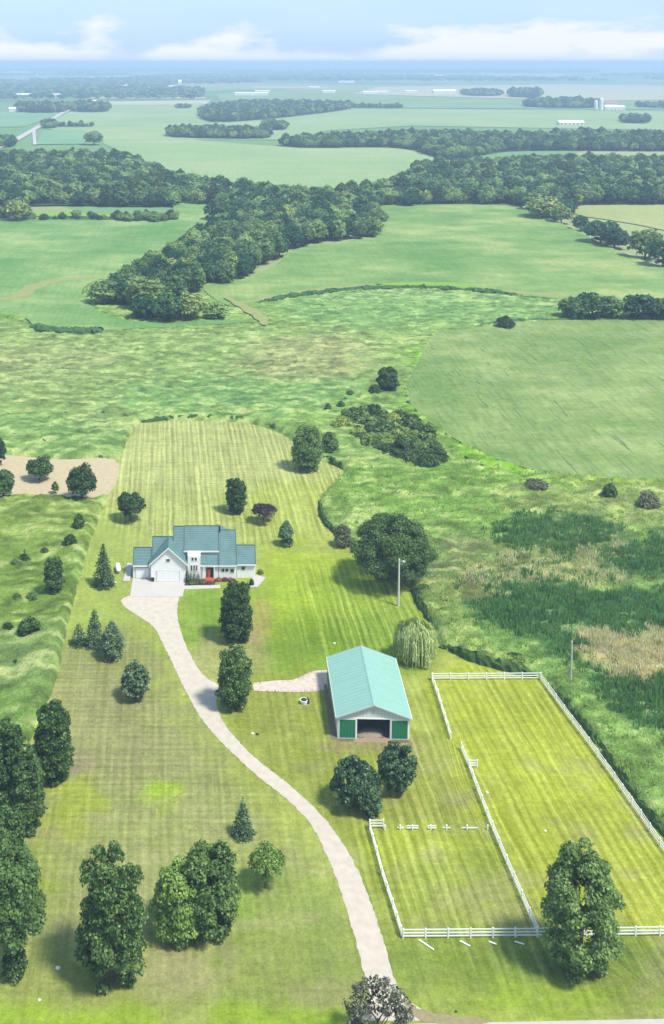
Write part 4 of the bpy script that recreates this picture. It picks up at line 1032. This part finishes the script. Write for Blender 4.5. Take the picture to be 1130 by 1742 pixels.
# fallen cross fence: a few posts and loose rails in the grass
cf = empty('broken_cross_fence', (*G(655,1412), 0), label='broken low white cross fence with most rails gone', cat='fence')
o0 = np.array(G(655, 1412))
for px_, on in ((655, 1), (681, 1), (702, 1), (733, 1), (760, 1), (795, 0), (830, 1)):
    p = np.array(G(px_, 1412))-o0
    o = obj('post', _post, cf, loc=(p[0], p[1], 0)); o.scale = (1, 1, .55)
for a, b in ((676, 686), (692, 712), (728, 742), (754, 766), (786, 812)):
    p = np.array(G(a, 1412))-o0; p2 = np.array(G(b, 1411))-o0
    for zz in ((.3, .65) if b-a > 12 and a < 780 else (.35,)):
        o = obj('rail', _rail, cf, loc=(p[0], p[1], zz)); o.scale = (np.linalg.norm(p2-p), 1, 1)
# fallen boards below the road-side fence
for a, b, l in (((713,1600),(738,1617),'longest fallen white board, left of the others below the fence'), ((783,1602),(800,1611),'fallen white board lying by the fence post in the middle'), ((832,1603),(845,1608),'short fallen white board, third from the left below the fence'), ((876,1603),(892,1608),'fallen white board near the big tree below the fence')):
    A, B = np.array(G(*a)), np.array(G(*b)); d = B-A; bd = MB(); ln = np.linalg.norm(d); bd.box(0, ln, -.1, .1, 0, .05)
    o = bd.build('fallen_board', M['white']); o.location = (A[0], A[1], .09); o.rotation_euler = (0, 0, math.atan2(d[1], d[0])); tag(o, l, 'board', 'fallen boards by the fence')

# ------------------------------------------------------------------ house
Y0 = Yat(984, 0); Yg = Yat(990, 0)
def hx(px, r=975, Y=None): return Xat(px, r, Y0 if Y is None else Y)
house = empty('farmhouse', (hx(330), Y0, 0), label='large white farmhouse with teal roofs and an attached garage', cat='house')
ox, oy = hx(330), Y0
def hb(name, mat, fn, parent=house, **kw):
    b = MB(); fn(b); b.v = [(x-ox, y-oy, z_) for x, y, z_ in b.v]; return b.build(name, mat, parent, **kw)
ze = Zat(963.5, Y0-.4); pitch = .70
def mass(x0, x1, yf, run, ze, back=None, over=.35, side=.0, th=.18, zb=0, wallx=(0, 0), pitch=.70):
    """block with a gable roof whose ridge runs left-right"""
    zr = ze+pitch*(run+.4); yr = yf+run; yb = yr+(back or run)
    zbk = zr-pitch*(yb+.4-yr)
    sx0, sx1 = x0-side, x1+side
    def roof(b):
        b.extrude([(sx0, yf-.4, ze), (sx1, yf-.4, ze), (sx1, yr, zr), (sx0, yr, zr)], (0, 0, th))
        b.extrude([(sx0, yr+.002, zr), (sx1, yr+.002, zr), (sx1, yb+.4, zbk), (sx0, yb+.4, zbk)], (0, 0, th))
    hb('roof', M['roof'], roof)
    zf = ze+pitch*.4-.03; zw = zbk+pitch*.4-.03
    pts = [(0, yf, zb), (0, yb, zb), (0, yb, zw), (0, yr, zr-.03), (0, yf, zf)]
    def wall(b): b.extrude([(x0+.05+wallx[0], y, z_) for _, y, z_ in pts], (x1-x0-.1-wallx[0]-wallx[1], 0, 0))
    hb('wall', M['siding'], wall)
    def rk(b):
        for xa in (sx0+.01, sx1-.19):
            b.extrude([(xa, yf-.41, ze+th+.006), (xa+.18, yf-.41, ze+th+.006), (xa+.18, yr, zr+th+.006), (xa, yr, zr+th+.006)], (0, 0, .05))
        b.box(sx0+.2, sx1-.2, yr-.12, yr+.12, zr+th-.03, zr+th+.05)
    hb('roof_outline_shade', M['roofedge'], rk)  # added dark strips outline each roof in place of side-wall shade
    def fas(b): b.box(sx0, sx1, yf-.44, yf-.402, ze-.1, ze+.2)
    hb('fascia', M['white'], fas)
    return zr, yr
xA0, xA1, xB1, xC1, xD1, xE1, xF1 = hx(226), hx(258), hx(294), hx(314), hx(372), hx(403), hx(435)
mass(xA0, xA1-.01, Y0, 2.3, ze, pitch=1.1)
mass(xA1, xB1-.01, Y0, 3.95, ze, pitch=1.1)
mass(xB1, xC1-.01, Y0, 5.5, ze, back=5, pitch=1.1)
YD = Y0+2.0; zeD = Zat(938.5, YD-.4)
_p = pitch
zrD, yrD = mass(xC1-.1, xD1, YD, 4.7, zeD, back=4, side=.15, th=.22)
mass(xC1+.02, xD1, Y0+.02, 2.6, ze+.02, back=5, wallx=(0, 0))
mass(xD1+.01, xE1, Y0, 6.8, ze, back=5)
mass(xE1+.01, xF1, Y0+.3, 3.5, Zat(961.5, Y0-.1)-.02, back=4, side=.12)
# rear wing with its ridge running away from us
ry = Y0+7.1; rz_ = Zat(899, Y0+7.1); rx0, rxm, rx1 = hx(350), hx(371), hx(402); rze = Zat(913, Y0+7.1)
def rear(b):
    b.extrude([(rxm, ry, rz_), (rx1+.3, ry, rze-.1), (rx1+.3, ry+2, rze-.1), (rxm, ry+2, rz_)], (0, 0, .18))
    b.extrude([(rxm-.003, ry, rz_), (rxm-.003, ry+2, rz_), (rx0, ry+2, rze-.1), (rx0, ry, rze-.1)], (0, 0, .18))
hb('roof', M['roof'], rear)
hb('wall', M['siding'], lambda b: b.extrude([(rx0+.2, ry+.2, 0), (rx1, ry+.2, 0), (rx1, ry+.2, rze-.1), (rxm, ry+.2, rz_-.05), (rx0+.2, ry+.2, rze-.1)], (0, 1.6, 0)))
# garage gable bay
gx0, gx1 = Xat(257, 975, Yg), Xat(316, 975, Yg); gm_ = (gx0+gx1)/2; gze = Zat(963, Yg-.4)+.1; gzr = Zat(933, Yg-.4); Yv = Y0-.4+(gzr-ze)/1.1+.05
sl = (gzr-gze)/((gx1-gx0)/2+.45)
def groof(b):
    for s_ in (-1, 1):
        xe = gm_+s_*((gx1-gx0)/2+.45); xr = gm_+s_*.002
        b.extrude([(xe, Yg-.45, gze), (xr, Yg-.45, gzr), (xr, Yv, gzr), (xe, Y0-.3+max(0, (gze-ze)/1.1), gze)], (0, 0, .2))
hb('roof', M['roof'], groof)
gwz = gze+sl*.45-.05
def gwall(b): b.extrude([(gx0, Yg, 0), (gx1, Yg, 0), (gx1, Yg, gwz), (gm_, Yg, gzr-.05), (gx0, Yg, gwz)], (0, Y0-Yg+1.5, 0))
hb('wall', M['siding'], gwall)
def rake(b):
    for s_ in (-1, 1):
        xe = gm_+s_*((gx1-gx0)/2+.45)
        b.extrude([(xe, Yg-.5, gze-.12), (gm_, Yg-.5, gzr-.12), (gm_, Yg-.5, gzr+.2), (xe, Yg-.5, gze+.2)], (0, .045, 0))
hb('fascia', M['white'], rake)
def door(x0, x1, Y, z1, rows, name='garage_door'):
    d = hb(name, M['white'], lambda b: b.box(x0, x1, Y-.06, Y-.01, .02, z1))
    hh = (z1-.1)/rows; n = max(2, round((x1-x0)/1.2)); pw = (x1-x0)/n
    for r2 in range(rows):
        for k in range(n):
            hb('panel', M['white'], lambda b: b.box(x0+k*pw+.1, x0+(k+1)*pw-.1, Y-.10, Y-.061, .1+r2*hh+.06, .1+(r2+1)*hh-.06), d)
    hb('door_trim', M['metalgrey'], lambda b: (b.box(x0-.14, x0-.01, Y-.09, Y-.005, 0, z1+.14), b.box(x1+.01, x1+.14, Y-.09, Y-.005, 0, z1+.14), b.box(x0, x1, Y-.09, Y-.005, z1+.02, z1+.14)))
door(Xat(267, 980, Yg), Xat(305, 980, Yg), Yg, 2.5, 4)
door(hx(231), hx(253), Y0, 2.4, 4)
def window(x0, x1, Y, z0, z1):
    f = hb('window', M['white'], lambda b: (b.box(x0-.09, x1+.09, Y-.07, Y-.012, z0-.09, z0), b.box(x0-.09, x1+.09, Y-.07, Y-.012, z1, z1+.09), b.box(x0-.09, x0, Y-.07, Y-.012, z0, z1), b.box(x1, x1+.09, Y-.07, Y-.012, z0, z1)))
    hb('pane', M['glass'], lambda b: b.box(x0, x1, Y-.03, Y-.008, z0, z1), f)
# stair bay with tall windows
bx0, bx1 = hx(319.5), hx(341); Yb_ = Y0-.7
zt_ = Zat(939.5, Yb_)
hb('wall', M['siding'], lambda b: b.box(bx0, bx1, Yb_, YD+.5, 0, zeD+.1))
for a, b_ in ((326, 329.5), (331.5, 335)): window(hx(a), hx(b_), Yb_, zeD-1.0, zeD-.25)
for a, b_ in ((324.5, 327), (329, 331.5), (333.5, 336)): window(hx(a), hx(b_), Yb_, 2.1, 3.4)
for a, b_ in ((377, 382), (383.5, 388.5)): window(hx(a), hx(b_), Y0, 1.5, 2.25)
window(hx(411), hx(417), Y0+.3, 1.8, 2.6)
for a, b_ in ((392, 398),): window(hx(a), hx(b_), Y0, 1.3, 2.2)
window(Xat(283, 955, Yg), Xat(289, 955, Yg), Yg, 4.6, 5.3)
# porch
hb('porch_shade_panel', M['dark'], lambda b: b.box(hx(351), hx(364), Y0-.06, Y0-.003, 0, 2.5))  # flat dark panel on the wall stands in for porch shade
pd = hb('front_door', M['red'], lambda b: b.box(hx(353), hx(358), Y0-.12, Y0-.061, .1, 2.2)); hb('handle', M['metalgrey'], lambda b: b.box(hx(357.3), hx(357.8), Y0-.18, Y0-.122, 1.0, 1.15), pd)
hb('porch_step', M['red'], lambda b: (b.box(hx(349), hx(365), Y0-1.6, Y0-.13, 0, .32), b.box(hx(350), hx(362), Y0-2.1, Y0-1.603, 0, .17)))
for pxp in (347, 364.5): hb('porch_post', M['white'], lambda b: b.box(hx(pxp)-.1, hx(pxp)+.1, Y0-.5, Y0-.3, 0, ze-.1))
hb('chimney', M['dark'], lambda b: b.box(hx(373.5), hx(376), Y0+6.2, Y0+6.9, zrD-1.6, zrD+.25))
# apron, walk, pads
def pad(name, pts, z0, z1, mat, **kw):
    b = MB(); b.extrude([(*G(*p), z0) for p in pts], (0, 0, z1-z0)); return b.build(name, mat, **kw)
pad('concrete_apron', [(221,1015.5),(311,1015.5),(316,986),(226,984.5)], -.1, .10, M['concrete'], kind='structure')
pad('garden_walk', [(312,1003),(375,1001),(375,995.5),(313,997)], -.1, .085, M['concrete'], kind='structure')
pad('patio', [(425,1000),(438,1000),(452,984),(436,980),(430,985)], -.1, .25, M['concrete'], kind='structure')
pad('side_pad', [(209,990),(221,990),(225,961),(217,959)], -.1, .28, M['concrete'], kind='structure')
pad('flower_bed', [(314,996),(365,995),(368,986),(316,987)], -.1, .16, M['mulch'], kind='structure')
pad('flower_bed', [(366,990),(400,988),(400,985.5),(367,986)], -.1, .16, M['mulch'], kind='structure')
def gp(cx, by, h, w, kind, mat, name, label, cat, leaf=.22, grp=None, dens=1.2):
    x, y = G(cx, by); cm, tm = tree_meshes(kind, w/2, h, M[mat], leaf, dens, .03); place_tree(name, label, cat, cx, by, cm, tm, group=grp, crown='foliage', trunk='stems')
gp(319, 990, 3.0, 1.4, 'spruce', 'spruce', 'arborvitae', 'dark shrub in the corner right of the garage gable', 'shrub')
gp(325, 990, 2.5, 1.1, 'spruce', 'spruce', 'arborvitae', 'first narrow evergreen against the stair bay, next to the corner shrub', 'shrub')
gp(331, 990, 2.6, 1.0, 'spruce', 'spruce', 'arborvitae', 'second narrow evergreen in the middle of the stair bay', 'shrub')
gp(337, 990, 2.2, 1.0, 'spruce', 'spruce', 'arborvitae', 'third narrow evergreen at the right of the stair bay', 'shrub')
gp(326, 994, .7, 1.3, 'bush', 'bright', 'garden_shrub', 'low light green shrub at the left of the flower bed', 'shrub')
gp(334, 993, .8, 1.3, 'bush', 'grey', 'garden_shrub', 'low pale shrub in the middle of the flower bed', 'shrub')
gp(342, 993, .7, 1.1, 'bush', 'maple', 'garden_shrub', 'low dark shrub right in the flower bed', 'shrub')
for cx, by, l in ((348, 993, 'red flowers left of the porch step'), (357, 994, 'red flowers in front of the porch step'), (372, 988, 'red flowers under the front windows, nearer the porch'), (382, 988, 'red flowers under the front windows, further right'), (392, 988, 'red flowers under the front windows, last to the right')):
    gp(cx, by, .55, 1.3, 'bush', 'flowers', 'flower_clump', l, 'flowers', .16, 'red flowers by the porch')
gp(428, 996, 1.6, 1.0, 'bush', 'oak', 'garden_shrub', 'dark shrub at the near corner of the patio', 'shrub')
gp(443, 976, 1.2, 1.4, 'bush', 'grey', 'garden_shrub', 'greyish shrub by the right end wall of the house', 'shrub')
# bins between the doors
xb, yb = G(260, 989)
bn = empty('waste_bin', (xb, yb, .1), label='dark waste bin between the two garage doors', cat='bin')
b = MB(); b.extrude([(-.35,-.35,0),(.35,-.35,0),(.35,.35,0),(-.35,.35,0)], (0, 0, 1.0)); b.build('body', M['dark'], bn)
b = MB(); b.extrude([(-.4,-.42,1.003),(.4,-.42,1.003),(.4,.38,1.06),(-.4,.38,1.06)], (0, 0, .08)); b.build('lid', M['metalgrey'], bn)
# propane tank
xt, yt = G(201, 972)
tk = empty('propane_tank', (xt, yt, 0), R(8), label='long white tank lying on legs beside the spruce', cat='tank')
b = MB(); prev = None
for i in range(9):
    t = i/8*math.pi; yy = -1.7*math.cos(t); rr_ = .55*min(1, math.sin(t)*1.6+.02)
    if prev: b.tube((0, prev[0], .95), (0, yy, .95), prev[1], rr_, 14)
    prev = (yy, rr_)
b.build('shell', M['white'], tk)
for s_ in (-1, 1):
    b = MB(); b.box(-.4, .4, s_*1-.08, s_*1+.08, 0, .45); b.build('leg', M['metalgrey'], tk)
b = MB(); b.tube((0, 0, 1.45), (0, 0, 1.7), .16, .16, 10); b.build('valve_cap', M['metalgrey'], tk)

def rock(label, px, py, r0, mat='stone', name='stone', sq=(1, .8, .6)):
    r = r0*.75
    import bmesh
    bmh = bmesh.new(); bmesh.ops.create_icosphere(bmh, subdivisions=2, radius=r)
    for v in bmh.verts: v.co = Vector((v.co.x*sq[0], v.co.y*sq[1], v.co.z*sq[2]))*(.85+.3*random.random())
    me = bpy.data.meshes.new(name); bmh.to_mesh(me); bmh.free(); me.materials.append(M[mat])
    x, y = G(px, py); obj(name, me, loc=(x, y, r*sq[2]*.5), label=label, cat='stone')
rock('white stone on the grass below the tank by the garage', 196, 992, .5)
rock('white stone near the bottom left corner, under the birch', 31, 1667, .42)
rock('white stone on the lawn between the birch and the tall shaggy tree', 99, 1648, .42)
rock('small pale stone low on the lawn at the far bottom left', 67, 1702, .3)
rock('white stone beside the driveway bend below the fork', 430, 1249, .42)
rock('dark stone touching the white one beside the driveway bend', 438, 1250, .4, 'dark')
rock('small white stone on the back lawn beyond the barn', 569, 1095, .35)
rock('tiny dark post stump on the verge by the road', 776, 1722, .25, 'dark')
rock('yellowish clod in the large paddock beside the middle fence', 829, 1349, .35, 'stone')
rock('small pale clod in the middle of the large paddock', 928, 1414, .3)
# trough
xt, yt = G(517, 1197)
tr = empty('water_trough', (xt, yt, 0), R(10), label='small white tub with a dark side standing left of the barn', cat='tub')
b = MB(); b.tube((0, 0, 0), (0, 0, .75), .55, .7, 16); b.build('tub', M['white'], tr)
b = MB(); b.tube((0, 0, .751), (0, 0, .76), .58, .58, 16); b.build('water', M['dark'], tr)
b = MB(); b.box(.62, .95, -.3, .45, 0, .8); b.build('pump', M['dark'], tr)

# ------------------------------------------------------------------ barn
Yb = Yat(1257, 0); xl, xr = Xat(575, 1240, Yb), Xat(696, 1240, Yb); W = xr-xl
bzE = Zat(1222, Yb-.35)+.0; bzR = Zat(1200, Yb-.4); Lb = 18.0
for _ in range(40):
    if row(0, Yb+Lb, bzE) < 1127: break
    Lb += .25
barn = empty('barn', ((xl+xr)/2, Yb, 0), R(-2), label='long pale green metal-roofed barn with open front and green doors', cat='barn')
hw = W/2; sl = (bzR-bzE)/(hw+.35); zw = bzE+sl*.35-.02
def bb(name, mat, fn, parent=barn, **kw): b = MB(); fn(b); return b.build(name, mat, parent, **kw)
for s_ in (-1, 1):
    # roof sheets laid side by side along the slope
    n = 18
    for k in range(n):
        y0 = -.45+(Lb+.9)*k/n; y1 = -.45+(Lb+.9)*(k+1)/n; dz = .006*(k % 2)
        bb('roof_sheet', M['barnroof'], lambda b: b.extrude([(s_*(hw+.35), y0, bzE+dz), (s_*.01, y0, bzR+dz), (s_*.01, y1-.012, bzR+dz), (s_*(hw+.35), y1-.012, bzE+dz)], (0, 0, .07)))
    bb('gutter', M['barnwall'], lambda b: b.box(s_*(hw+.36), s_*(hw+.44), -.4, Lb+.4, bzE-.08, bzE+.06))
bb('ridge_cap', M['barnroof'], lambda b: b.extrude([(-.22, -.46, bzR+.055), (0, -.46, bzR+.14), (.22, -.46, bzR+.055)], (0, Lb+.92, 0)))
bb('wall', M['barnwall'], lambda b: b.box(-hw, -hw+.12, .13, Lb-.13, 0, zw), label='long left side wall in shade')
bb('wall', M['barnwall'], lambda b: b.box(hw-.12, hw, .13, Lb-.13, 0, zw))
bb('wall', M['barnwall'], lambda b: b.extrude([(-hw, Lb-.12, 0), (hw, Lb-.12, 0), (hw, Lb-.12, zw), (0, Lb-.12, bzR-.03), (-hw, Lb-.12, zw)], (0, .12, 0)))
zd = Zat(1223.5, Yb)
zd = min(zd, zw-.15)
oL, oR = -hw+W*.265, -hw+W*.735
bb('gable', M['barnwall'], lambda b: b.extrude([(-hw, .0, zd), (hw, .0, zd), (hw, .0, zw), (0, .0, bzR-.03), (-hw, .0, zw)], (0, .12, 0)))
bb('wall', M['barnwall'], lambda b: b.box(-hw, oL, .0, .12, 0, zd-.003))
bb('wall', M['barnwall'], lambda b: b.box(oR, hw, .0, .12, 0, zd-.003))
for a, b_ in ((-hw+.28, oL-.22), (oR+.22, hw-.28)):
    d = bb('sliding_door', M['green'], lambda b: b.box(a, b_, -.09, -.03, .12, zd-.12))
    bb('door_frame', M['white'], lambda b: (b.box(a-.12, a-.003, -.11, -.02, .05, zd-.05), b.box(b_+.003, b_+.12, -.11, -.02, .05, zd-.05), b.box(a, b_, -.11, -.02, zd-.117, zd-.05), b.box(a, b_, -.11, -.02, .02, .117)), d)
bb('trim', M['white'], lambda b: (b.box(-hw-.03, -hw+.14, -.05, -.004, 0, zw-.1), b.box(hw-.14, hw+.03, -.05, -.004, 0, zw-.1), b.box(oL-.09, oL+.06, -.06, -.004, 0, zd), b.box(oR-.06, oR+.09, -.06, -.004, 0, zd), b.box(-hw+.15, hw-.15, -.075, -.004, zd+.004, zd+.18)))
bb('rake_board', M['metalgrey'], lambda b: [b.extrude([(s_*(hw+.35), -.5, bzE-.12), (0, -.5, bzR-.12), (0, -.5, bzR+.05), (s_*(hw+.35), -.5, bzE+.05)], (0, .04, 0)) for s_ in (-1, 1)])
lm = bb('gable_lamp', M['metalgrey'], lambda b: b.box(-.16, .16, -.12, -.003, zd+(bzR-zd)*.42, zd+(bzR-zd)*.42+.38))
bb('dirt_floor', M['dirt'], lambda b: b.poly([(-hw+.12, -.9, .06), (hw-.12, -.9, .06), (hw-.12, Lb-.13, .06), (-hw+.12, Lb-.13, .06)]))
for k in range(5):
    for s_ in (-1, 1):
        yy = 1.5+k*(Lb-3)/4
        bb('post', M['timber'], lambda b: b.box(s_*(hw-.35)-.1, s_*(hw-.35)+.1, yy-.1, yy+.1, .06, zw-.1))
    bb('truss', M['timber'], lambda b: b.box(-hw+.2, hw-.2, 1.5+k*(Lb-3)/4-.05, 1.5+k*(Lb-3)/4+.05, zw-.35, zw-.12))
# straw heap on the barn floor and pale gravel at its threshold
def lump_heap(name, label, x, y, w, d, h, mat):
    n = 14; V = []; Fq = []
    for j in range(n):
        for i in range(n):
            u, v = i/(n-1)*2-1, j/(n-1)*2-1; r2 = max(0, 1-u*u-v*v)
            V.append((u*w, v*d, h*r2**.7*(.8+.4*random.random())-.02))
    for j in range(n-1):
        for i in range(n-1): a = j*n+i; Fq.append((a, a+1, a+n+1, a+n))
    o = obj(name, mesh_np(name, V, Fq, M[mat]), loc=(x, y, .07)); tag(o, label, 'heap'); return o
M['straw'] = plain('straw', (.22, .17, .13), .95, .3, 2, bmp=.5)
mx = Matrix.Rotation(R(-2), 3, 'Z') @ Vector((-.4, 1.6, 0))
lump_heap('straw_heap', 'low pale heap of bedding just inside the open barn', barn.location.x+mx.x, barn.location.y+mx.y, 2.4, 1.5, .5, 'straw')
# lean side strip along the left wall
pad('barn_side_strip', [(563,1258),(574,1258),(556,1165),(551,1165)], -.1, .07, plain('side_gravel', alb('#9a8c80'), .95, .4, 1.5), kind='structure')
pad('barn_threshold', [(600,1264),(668,1264),(664,1256),(606,1256)], -.1, .064, plain('threshold_gravel', alb('#c9b49c'), .95, .35, 1.5), kind='structure')

# ------------------------------------------------------------------ poles
def pole(label, px, by, top, r=.16, arm=True, mat='birch'):
    x, y = G(px, by); h = Zat(top, y); e = empty('utility_pole', (x, y, 0), label=label, cat='pole')
    b = MB(); b.tube((0, 0, -.3), (0, 0, h), r, r*.7, 10); b.build('pole', M[mat], e)
    if arm:
        b = MB(); b.tube((0, -.1, h-.5), (.9, -.3, h-.25), .05, .04, 6); b.build('lamp_arm', M['metalgrey'], e)
        b = MB(); b.tube((.9, -.3, h-.2), (.9, -.3, h-.5), .16, .28, 10); b.build('yard_lamp', M['metalgrey'], e)
pole('white pole with a lamp arm in front of the oak', 678, 1031, 951, .24)
pole('weathered grey pole standing in the marsh beside the paddock', 971, 1173, 1091, .2, False, 'pole')

# ------------------------------------------------------------------ far buildings
def farm_building(name, label, cat, px, by, w, d, h, rise, wall='white', roofc='metalgrey', win=0):
    x, y = G(px, by); e = empty(name, (x, y, 0), label=label, cat=cat)
    b = MB(); b.box(-w/2, w/2, 0, d, 0, h); b.build('wall', M[wall], e)
    b = MB(); b.extrude([(-w/2-1, -.6, h+.05), (-w/2-1, d/2, h+rise), (-w/2-1, d+.6, h+.05)], (w+2, 0, 0)); b.build('roof', M[roofc], e)
    for k in range(win):
        b = MB(); xx = -w/2+(k+.5)*w/win; b.box(xx-1.2, xx+1.2, -.1, -.02, 1, 3); b.build('window', M['glass'], e)
    return e
M['roofwhite'] = plain('white_metal_roof', (.7, .7, .7), .5, .05)
M['roofred'] = plain('faded_red_roof', (.35, .16, .13), .7, .1)
farm_building('poultry_barn', 'very long low white shed in front of the right forest edge', 'shed', 973, 213, 44, 16, 5, 4, 'white', 'roofwhite', 6)
farm_building('far_barn', 'long white barn with a red roof end beside the silo', 'barn', 1047, 187, 46, 18, 7, 4, 'white', 'roofwhite', 5)
farm_building('far_barn', 'small faded red barn behind the long white far barn', 'barn', 1040, 181, 34, 14, 8, 5, 'siding', 'roofred')
farm_building('far_shed', 'white building cut by the left edge near the far grove', 'shed', 25, 190, 26, 14, 7, 4, 'white', 'roofwhite')
farm_building('far_shed', 'white shed behind the far grove at the left', 'shed', 38, 166, 55, 20, 9, 5, 'white', 'roofwhite')
farm_building('far_shed', 'white building on the far plain right of centre', 'shed', 757, 159, 80, 26, 9, 6, 'white', 'roofwhite')
farm_building('far_house', 'small pale house beyond the far road', 'house', 160, 178, 22, 14, 8, 5, 'siding', 'roofwhite')
farm_building('far_house', 'pale farmhouse left of the far road grove', 'house', 95, 166, 26, 14, 9, 5, 'siding', 'metalgrey')
def silo(label, px, by, h, r):
    x, y = G(px, by); e = empty('silo', (x, y, 0), label=label, cat='silo'); b = MB(); b.tube((0, 0, 0), (0, 0, h), r, r, 16); b.build('barrel', M['white'], e)
    b = MB(); b.tube((0, 0, h+.01), (0, 0, h+r*.5), r*1.02, r*.55, 16); b.tube((0, 0, h+r*.5), (0, 0, h+r*.75), r*.55, .1, 16); b.build('dome', M['roofwhite'], e)
silo('tall white silo, right one of the far pair', 1023, 187, 26, 4.5)
silo('shorter white silo, left one of the far pair', 1014, 186, 20, 4)
tr_ = random.Random(4)
for px_, by_, w_, h_, l in [(262,149,60,12,'leftmost white building of the hazy far town'), (276,147,50,10,'small white building between the first two of the far town'), (290,150,70,14,'widest white building left of the far town tower'),
        (306,149,18,42,'narrow white tower rising over the far town'), (318,151,60,12,'white building just right of the far town tower'), (334,150,60,10,'last white building on the right of the far town'), (215,148,55,10,'lone white building left of the far town'),
        (428,162,120,13,'long white building behind the middle of the long far wood'), (447,157,60,10,'short white building above the long one beyond the far wood'), (560,158,60,12,'white building beyond the right end of the far wood'),
        (630,160,60,12,'white building over the far hedge line, left one'), (652,158,50,10,'white building over the far hedge line, right one'), (700,157,60,10,'white building in the far plain left of the bigger one'),
        (370,122,150,26,'bright white speck of a building near the horizon'), (30,124,240,22,'pale long building near the horizon at far left'), (75,128,170,16,'pale building near the horizon right of the long one'),
        (480,120,200,16,'long pale building nearest the horizon in the middle'), (748,132,110,24,'tall pale building in the plain near the horizon'), (590,141,90,14,'pale building in the middle of the blue woods'), (535,150,60,10,'small pale building among the blue woods')]:
    farm_building('town_building', l, 'building', px_, by_, w_*tr_.uniform(.7, 1), 24, h_*.6, h_*.25, 'white', 'roofwhite')
q3 = np.random.RandomState(8)
for o in COL.objects:
    if o.name.startswith('town_building'): o['group'] = 'white buildings of the far plain'

# ------------------------------------------------------------------ air
hz = MB(); hz.box(-55000, 55000, -2500, 88000, -1.5, 124)
hm = bpy.data.materials.new('air'); hm.use_nodes = True; t = hm.node_tree; t.nodes.clear()
pv = N(t, 'ShaderNodeVolumePrincipled'); pv.inputs['Color'].default_value = (.56, .77, 1.0, 1); pv.inputs['Density'].default_value = 0.00021
pv.inputs['Anisotropy'].default_value = 0.0
ou = N(t, 'ShaderNodeOutputMaterial'); L(t, pv.outputs[0], ou.inputs['Volume'])
o = hz.build('haze', hm, kind='stuff', label='pale blue summer haze over the plain')
